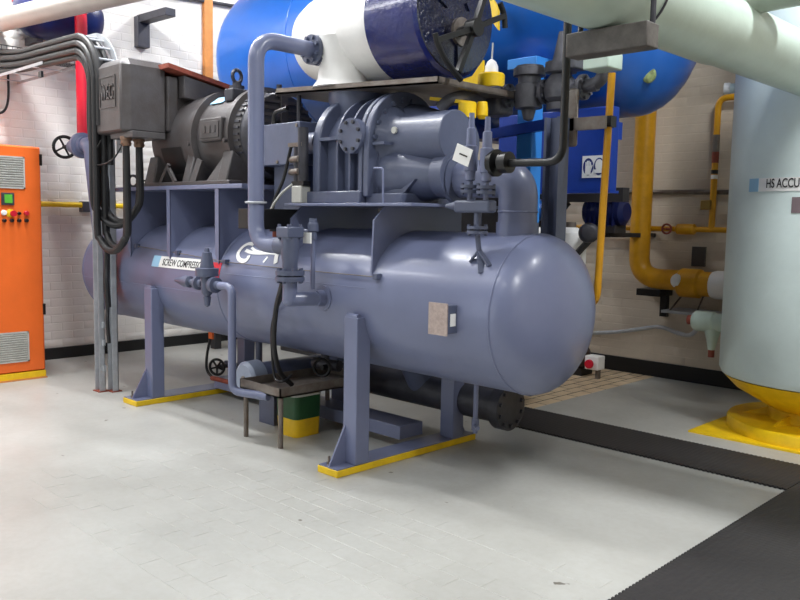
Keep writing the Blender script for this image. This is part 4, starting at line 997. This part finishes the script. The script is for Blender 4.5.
q = P(482, 114, 'y', yL+.1); B().lathe((q.x, yL+.1, q.z-.03), (0, 0, 1), [(0, .02), (.02, .035), (.06, .035), (.1, .03)], 16).build('yellow_foot', yellow, yc)
B().bar(P(433, 99, 'y', yL), P(472, 103, 'y', yL), .06, .02).build('yellow_arm', yellow, yc)
B().prism([P(498, 30, 'y', yc_), P(480, 5, 'y', yc_), P(478, -12, 'y', yc_), P(490, -6, 'y', yc_), P(498, 8, 'y', yc_)], (0, .02, 0)).build('yellow_panel', yellow, yc)

# ---------------------------------------------------------------- mint green overhead piping
GR, gxc, gzc = .205, -1.855, 2.517
gzb = gzc-GR
gp_ = thing('insulated_main', 'thick mint green insulated main crossing the top right, nearest the viewer', 'pipe', (gxc, 4, gzb))
ys = P(626, 42, 'x', gxc).y
B().lathe((gxc, .4, gzc), (0, 1, 0), [(0, GR), (ys-.4-.01, GR), (ys-.4, GR-.02)], 48).build('lagging', mint, gp_)
B().lathe((gxc, ys, gzc-.005), (0, 1, 0), [(0, GR-.022), (.9, GR-.022), (1.0, GR-.03), (5.75-ys, GR-.03)], 48).build('lagging', mint, gp_)
B().torus((gxc, ys-.02, gzc), (0, 1, 0), GR+.003, .006, 40, 6).build('strap', dkgrey, gp_)
tp = thing('branch_main', 'mint green branch pipe joining the main at the top right corner', 'pipe', (gxc, 5, gzc))
yb2 = P(765, 9, 'z', gzc+.10).y
B().tube([(gxc, ys+.55, gzc+.10), (gxc+.02, yb2, gzc+.24), (gxc+.5, yb2+.0, gzc+.25), (gxc+4.5, yb2+.0, gzc+.25)], .155, 36, bend=.3, seg=9).build('lagging', mint, tp)
for (px, y_) in ((762, 6.9), (788, 7.0)):
    q = P(px, 20, 'y', y_)
    tag(B().lathe((q.x, y_, q.z-.10), (0, 0, 1), [(0, .10), (.03, .11), (.24, .11), (.25, .12), (.8, .12)], 24).build('pipe_stub', mint, org=q), 'left grey-green pipe stub hanging in the gap at top right' if px < 770 else 'right grey-green pipe stub hanging in the gap at top right', 'pipe')
# support beam, pad and rod
yb = P(612, 40, 'z', gzb-.05).y
k0 = P(572, 46, 'y', yb); k1 = P(653, 36, 'y', yb)
sb = thing('pipe_support', 'flaking dark grey support beam under the mint green main', 'support', (k0.x, yb, 2.3))
B().box(k0.x, k1.x, yb-.05, yb+.05, gzb-.105, gzb-.005).build('beam', mat('flaking_grey_paint', (96, 92, 88), .6, 0, .2, 14, .3, 30, rgb2=(70, 66, 64)), sb, bev=.006)
for x in (k0.x+.02, k1.x-.02): B().cyl((x, yb+.03, gzb-.05), (x, yb+.03, CEIL), .012, n=8).build('hanger_rod', dkgrey, sb)
ypd = 4.08
g0 = P(590, 72, 'y', ypd); g1 = P(616, 52, 'y', ypd)
pd = thing('green_pad', 'small mint green insulated block above the amber rod', 'block', (g0.x, ypd, g0.z))
B().box(g0.x, g1.x, ypd-.08, ypd+.08, g0.z, g1.z).build('block', mint, pd, bev=.008)
B().box(g0.x+.02, g1.x-.02, ypd-.04, ypd+.04, g1.z, g1.z+.2).build('neck', mint, pd)
r0 = P(612, 73, 'y', ypd); r1 = P(598, 285, 'y', ypd)
xr_ = (r0.x+r1.x)/2
yrd = thing('amber_rod', 'slim amber yellow vertical pipe behind the vessel end', 'pipe', (xr_, ypd, 1))
B().tube([r0, P(598.5, 275, 'y', ypd), P(597, 300, 'y', ypd), P(580, 310, 'y', ypd+.1), P(545, 312, 'y', ypd+.1)], .021, 14, bend=.06).build('pipe', amber, yrd)
q = P(607, 122, 'y', ypd); B().box(xr_-.06, xr_+.04, ypd-.03, ypd+.03, q.z-.03, q.z+.03).build('clamp', black, yrd)

# ---------------------------------------------------------------- HS accumulator
HX, HY, HR = -1.855, 6.32, .72
hsv = thing('accumulator_vessel', 'pale mint vertical accumulator vessel on a round yellow base', 'pressure vessel', (HX, HY, 0))
B().lathe((HX, HY, 0), (0, 0, 1), [(.40, .64), (.42, .70), (.46, HR), (2.75, HR), (2.9, HR-.02), (3.06, HR-.12), (3.18, HR-.35), (3.22, 0)], 72).build('lagging', mintv, hsv)
B().lathe((HX, HY, 0), (0, 0, 1), [(.15, .30), (.22, .42), (.32, .60), (.41, .69)], 64).build('yellow_head', yellow, hsv)
B().lathe((HX, HY, 0), (0, 0, 1), [(.012, .645), (.085, .645), (.10, .635), (.105, .60)], 64).build('base_ring', yellow, hsv)
B().lathe((HX, HY, 0), (0, 0, 1), [(.10, .36), (.24, .36)], 48).build('skirt', yellow, hsv)
for a in (200, 250, 300):
    a = math.radians(a); B().prism([(HX+.36*math.cos(a), HY+.36*math.sin(a), .10), (HX+.55*math.cos(a), HY+.55*math.sin(a), .10), (HX+.36*math.cos(a), HY+.36*math.sin(a), .17)], (-.02*math.sin(a), .02*math.cos(a), 0)).build('gusset', yellow, hsv)
B().box(HX-.69, HX+.69, HY-.69, HY+.69, 0, .014).build('base_plate', yellow, hsv)
def hw(th, z, off=0): return V((HX+(HR+off)*math.cos(th), HY+(HR+off)*math.sin(th), z))
def hit(px, py):
    d = RT*((px-400)/FPX)-UP*((py-300)/FPX)+_F; ox, oy = CAM.x-HX, CAM.y-HY
    a = d.x**2+d.y**2; bb = 2*(ox*d.x+oy*d.y); c = ox*ox+oy*oy-HR*HR
    t = (-bb-math.sqrt(bb*bb-4*a*c))/(2*a); q = CAM+d*t; return math.atan2(q.y-HY, q.x-HX), q.z
t0, z0 = hit(750, 192); _, z1 = hit(750, 179)
def hstrip(ta, tb_, z0, z1, off, n=14):
    vs = []; fs = []
    for o_ in (off, off+.003):
        for i_ in range(n+1):
            t = ta+(tb_-ta)*i_/n; vs += [hw(t, z0, o_), hw(t, z1, o_)]
    h = 2*(n+1)
    for i_ in range(n):
        a = 2*i_; fs += [(a, a+2, a+3, a+1), (h+a, h+a+1, h+a+3, h+a+2), (a, h+a, h+a+2, a+2), (a+1, a+3, h+a+3, h+a+1)]
    fs += [(0, 1, h+1, h), (2*n, h+2*n, h+2*n+1, 2*n+1)]
    return B().add(vs, fs)
ta, _ = hit(750, 185); tblue = hit(759, 185)[0]; ttxt = hit(767, 185)[0]; tend = ta+1.05
nso = hstrip(ta, tend, z0, z1, .001).build('name_strip', paper, hsv); nso['label'] = 'white name strip lettered HS ACCU'
hstrip(ta, tblue, z0, z1, .0035).build('blue_end', palebl, nso)
tw = (hit(799, 185)[0]-ttxt)*HR*1.02
lettering('lettering', 'HS ACCU', .085, lambda u, v, d: hw(ttxt+u/HR, z0+.024+v, .006+d*.3), ink, nso, .002, tw)
tq, zq0 = hit(797, 213); _, zq1 = hit(797, 197)
hstrip(tq-.05, tq+.25, zq0, zq1, .001).build('data_plate', mat('purple_grey_plate', (124, 108, 112), .5), hsv)
# nozzles on the accumulator with lagged stop valve, small cap at the top
q = P(738, 84, 'y', 5.95)
b = B(); b.cyl((HX-HR-.02, 6.1, q.z), (HX-HR+.2, 6.15, q.z), .035, n=14); b.build('stub', mintv, hsv); 
B().cyl((HX-HR-.04, 6.09, q.z), (HX-HR+.0, 6.10, q.z), .042, n=14).build('stub_cap', white, hsv)
gvz = P(708, 324, 'y', 6.5); 
gv = thing('lagged_valve', 'pale green lagged stop valve on the side of the accumulator', 'valve', (gvz.x, 6.5, .5))
B().cyl((gvz.x+.02, 6.5, gvz.z+.02), (HX-HR+.15, 6.5, gvz.z+.02), .075, n=20).build('neck', mint, gv)
B().lathe((gvz.x-.12, 6.5, gvz.z+.02), (1, 0, 0), [(0, .07), (.02, .085), (.17, .085), (.19, .07)], 24).build('body', mint, gv)
B().lathe((gvz.x+.04, 6.5, gvz.z-.21), (0, 0, 1), [(0, .028), (.07, .042), (.15, .062), (.20, .062)], 18).build('spindle_cover', mint, gv)
B().cyl((gvz.x+.04, 6.5, gvz.z-.27), (gvz.x+.04, 6.5, gvz.z-.20), .026, n=12).build('spindle', rust, gv)
B().cyl((gvz.x-.17, 6.5, gvz.z+.02), (gvz.x-.12, 6.5, gvz.z+.02), .04, n=12).build('cap', rust, gv)

# ---------------------------------------------------------------- back wall pipework
ypw = 7.25
tk = thing('amber_main', 'fat amber yellow main dropping from the blue tank and turning right', 'pipe', (-3.9, ypw, 1.0))
q0 = P(648, 130, 'y', ypw); q1 = P(636, 270, 'y', ypw); xm = (q0.x+q1.x)/2; q2 = P(700, 282, 'y', ypw); zm = P(660, 279, 'y', ypw).z
pr = .097
B().tube([(xm, ypw, 3.0), (xm, ypw, zm), (P(683, 280, 'y', ypw).x, ypw, zm)], pr, 28, bend=.24, seg=10).build('pipe', amber, tk)
xa = P(680, 283, 'y', ypw).x; xb = P(713, 283, 'y', ypw).x
B().lathe((xa, ypw, zm-.02), (1, 0, 0), [(0, .12), (.02, .135), (xb-xa-.12, .135), (xb-xa-.1, .115), (xb-xa+.02, .115)], 28).build('reducer', amber, tk)
B().lathe((xb, ypw, zm-.02), (1, 0, 0), [(0, .12), (.04, .13), (.5, .12)], 24).build('white_lagging', insul, tk)
B().ball((xa+.02, ypw-.08, zm), .07, n=16).build('frost', white, tk)
B().box(P(645, 288, 'y', YW-.1).x, P(668, 288, 'y', YW-.1).x, ypw-.05, YW, zm-pr-.07, zm-pr-.005).build('bracket_arm', black, tk)
B().box(P(660, 300, 'y', YW-.05).x, P(667, 300, 'y', YW-.05).x, YW-.05, YW, zm-pr-.28, zm-pr-.05).build('bracket_leg', black, tk)
sh = thing('wall_shelf', 'thin grey metal shelf under the amber main by the accumulator', 'shelf', (-3.4, 7.3, .65))
s0 = P(662, 311, 'y', 7.12); 
B().box(s0.x, s0.x+.95, 7.10, YW, s0.z-.012, s0.z+.012).build('board', galv, sh)
B().bar((s0.x+.06, 7.14, s0.z), (s0.x+.12, YW, s0.z+.26), .012, .012).build('stay', dull, sh)
B().bar((s0.x+.32, 7.14, s0.z), (s0.x+.28, YW, s0.z+.26), .012, .012).build('stay', dull, sh)
tl = thing('amber_branch', 'thin amber pipe with valve branching up the back wall', 'pipe', (-3.5, 7.38, 1.4))
yq = 7.38
a = P(603, 226, 'y', yq); b_ = P(735, 232, 'y', yq); zl_ = (a.z+b_.z)/2
B().cyl((a.x-.6, yq, zl_), (b_.x+.2, yq, zl_), .026, n=12).build('run', amber, tl)
v0 = P(708, 232, 'y', yq); v1 = P(722, 98, 'y', yq); xv = (v0.x+v1.x)/2
B().tube([(xv, yq, zl_), (xv, yq, v1.z), (xv+.5, yq, v1.z)], .029, 14, bend=.09).build('upright', amber, tl)
q = P(686, 230, 'y', yq); B().lathe((q.x-.10, yq, zl_), (1, 0, 0), [(0, .03), (.02, .052), (.18, .052), (.20, .03)], 16).build('union', amber, tl)
q = P(671, 229, 'y', yq); b = B(); b.torus((q.x, yq-.09, zl_), (0, 1, 0), .045, .01, 16, 6); b.cyl((q.x, yq-.09, zl_), (q.x, yq, zl_), .012, n=8); b.cyl((q.x-.045, yq-.09, zl_), (q.x+.045, yq-.09, zl_), .008, n=6); b.build('tap_wheel', rust, tl)
q = P(706, 205, 'y', yq); B().box(xv-.10, xv, yq-.05, yq+.03, q.z-.045, q.z+.045).build('pressure_switch', mat('tarnished_brass', (140, 112, 40), .5), tl, bev=.01)
for (py0, py1, mm_, nm) in ((135, 152, dull, 'marker_band'), (152, 163, rust, 'marker_band'), (170, 174, black, 'marker_band'), (175, 179, paper, 'marker_band')):
    z1 = P(715, py0, 'y', yq).z; z0 = P(715, py1, 'y', yq).z
    B().cyl((xv, yq, z0), (xv, yq, z1), .031, n=14).build(nm, mm_, tl)
a = P(615, 192, 'y', YW-.03); tag(B().cyl((a.x-1.0, YW-.03, a.z+.015), (a.x+2.2, YW-.03, a.z-.03), .022, n=8).build('wall_conduit', dull, org=a), 'pale horizontal conduit across the cream back wall', 'conduit')
tag(B().tube(smooth([P(590, 333, 'y', YW-.05), P(615, 332, 'y', YW-.05), P(640, 329, 'y', YW-.05), P(660, 327, 'y', YW-.05), P(678, 333, 'y', YW-.1), P(690, 335, 'y', YW-.4), V((gvz.x-.1, 6.6, gvz.z-.03))], 6), .02, 10).build('flex_conduit', galv, org=P(600, 333, 'y', YW)), 'grey flexible conduit sagging along the back wall to the lagged valve', 'conduit')
q0 = P(692, 266, 'y', YW-.01); q1 = P(706, 247, 'y', YW-.01)
tag(B().box(q0.x, q1.x, YW-.03, YW+.004, q0.z, q1.z).build('wall_plate', mat('dark_grey_plate', (84, 80, 78), .6), org=q0), 'small dark square plate on the back wall above the amber main', 'plate')
q = P(596, 365, 'z', .2); q = P(594, 363, 'y', 6.9)
eb_ = thing('emergency_stop_box', 'small white emergency stop box with red button low by the vessel end', 'switch', (q.x, 6.9, 0))
B().box(q.x-.07, q.x+.08, 6.84, 6.97, q.z-.06, q.z+.075).build('box', white, eb_, bev=.01)
B().lathe((q.x-.0, 6.84, q.z), (0, -1, 0), [(0, .02), (.02, .02), (.022, .045), (.045, .042)], 18).build('button', red, eb_)
B().box(q.x+.03, q.x+.06, 6.88, 6.93, 0, q.z-.06).build('stand', dull, eb_)
mo2 = P(578, 372, 'y', 7.0)
pmp = thing('small_pump', 'dark brown pump on the tiled floor behind the vessel end', 'pump', (mo2.x, 7.0, 0))
B().lathe((mo2.x-.25, 7.0, .17), (1, 0, 0), [(0, .08), (.03, .12), (.32, .12), (.36, .06)], 20).build('casing', mat('brown_iron', (66, 48, 42), .5), pmp)
B().box(mo2.x-.2, mo2.x+.1, 6.9, 7.1, 0, .07).build('foot', black, pmp)

# ---------------------------------------------------------------- second plant set glimpsed behind the vessel
pr_ = thing('pipe_rack', 'dark steel pipe rack behind the vessel below the blue box', 'rack', (-4.0, 5.9, 0))
za = P(570, 196, 'y', 5.8).z
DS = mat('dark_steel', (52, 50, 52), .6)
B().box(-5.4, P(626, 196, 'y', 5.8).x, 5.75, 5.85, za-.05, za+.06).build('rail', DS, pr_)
shx = P(578, 300, 'y', 5.8).x; SHZ = .92
for px in (498, 530):
    x = P(px, 395, 'z', 0).x; 
    for y in (5.78, 6.0): B().box(x-.04, x+.04, y-.04, y+.04, 0, za-.05).build('leg', DS, pr_)
x = P(532, 220, 'y', 5.8).x; B().bar((x, 5.8, za-.45), (x+.35, 5.8, za-.05), .05, .05).build('brace', DS, pr_)
B().box(-5.4, shx, 4.8, 6.05, SHZ-.05, SHZ).build('shelf', DS, pr_)
B().box(-5.3, P(502, 220, 'y', 4.78).x, 4.75, 4.82, 1.22, 1.66).build('shade_panel', DS, pr_)  # added dark panel standing in for the shade behind the compressor
for x in (-5.2, -4.4): B().box(x-.03, x+.03, 4.76, 4.82, SHZ, 1.22).build('shade_panel_leg', DS, pr_)
q = P(590, 233, 'y', 5.0)
ds = thing('grey_motor', 'small grey motor end cap facing out behind the vessel end', 'motor', (q.x, 5.1, SHZ))
B().lathe((q.x, 4.98, q.z), (-.55, 1, 0), [(0, .045), (.01, .062), (.03, .072), (.16, .07), (.18, .05), (.40, .05)], 24).build('end_cap', dkgrey, ds)
B().box(shx-.12, shx-.02, 5.25, 5.40, SHZ, q.z-.02).build('pedestal', DS, ds)
B().cyl((q.x-.16, 5.1, q.z-.15), (q.x-.02, 5.2, q.z+.05), .025, n=10).build('strut', DS, ds)
q = P(566, 245, 'y', 5.15)
wd = thing('white_drum', 'white insulated drum behind the grey steel post', 'drum', (q.x, 5.3, SHZ))
B().lathe((q.x-.06, 5.3, SHZ), (0, 0, 1), [(.0, .12), (q.z+.03-SHZ, .12), (q.z+.09-SHZ, .11), (q.z+.13-SHZ, .05)], 24).build('body', white, wd)
B().lathe((q.x-.06, 5.3, 0), (0, 0, 1), [(q.z+.13, .04), (q.z+.17, .04)], 14).build('neck', dull, wd)
q = P(537, 234, 'y', 4.9)
wc = thing('white_flask', 'small round white flask top behind the discharge bend', 'flask', (q.x, 4.9, SHZ))
B().lathe((q.x, 4.9, SHZ), (0, 0, 1), [(0, .055), (q.z-.03-SHZ, .062), (q.z+.02-SHZ, .052), (q.z+.05-SHZ, .02)], 18).build('body', white, wc)
q = P(540, 210, 'y', 5.5)
tag(B().lathe((q.x-.2, 5.5, q.z), (1, 0, 0), [(0, .06), (.02, .085), (.34, .085), (.36, .06)], 20).build('blue_cylinder', tankb, org=q), 'short bright blue cylinder glimpsed between the bend and the post', 'cylinder')
q = P(616, 212, 'y', 6.6)
bmo = thing('blue_motor', 'dark navy motor on the pipe rack by the amber main', 'motor', (q.x, 6.6, 1.4))
B().lathe((q.x-.30, 6.6, q.z), (1, 0, 0), [(0, .08), (.02, .12), (.38, .12), (.41, .08)], 24).build('body', MATS['dark_navy_paint'], bmo)
for k in range(7): B().box(q.x-.24+k*.045, q.x-.235+k*.045, 6.475, 6.725, q.z-.13, q.z+.13).build('fin', MATS['dark_navy_paint'], bmo)
B().box(q.x-.2, q.x+.05, 6.5, 6.7, q.z-.19, q.z-.12).build('foot', MATS['dark_steel'], bmo)
B().box(q.x-.15, q.x-.05, 6.6, YW, q.z-.23, q.z-.19).build('wall_arm', MATS['dark_steel'], bmo)
# low equipment plinth by the left wall, seen under the vessel
pl2 = thing('floor_plinth', 'low dark steel plinth on the floor behind the vessel', 'plinth', (-7.2, 5.9, 0))
B().box(-7.4, -5.2, 5.6, 6.3, 0, .12).build('slab', MATS['dark_steel'], pl2, bev=.01)
B().box(-8.1, -7.75, 5.0, 7.2, .32, .36).build('ledge', galv, pl2)
for y in (5.1, 7.1): B().box(-8.0, -7.9, y-.04, y+.04, 0, .32).build('ledge_leg', MATS['dark_steel'], pl2)
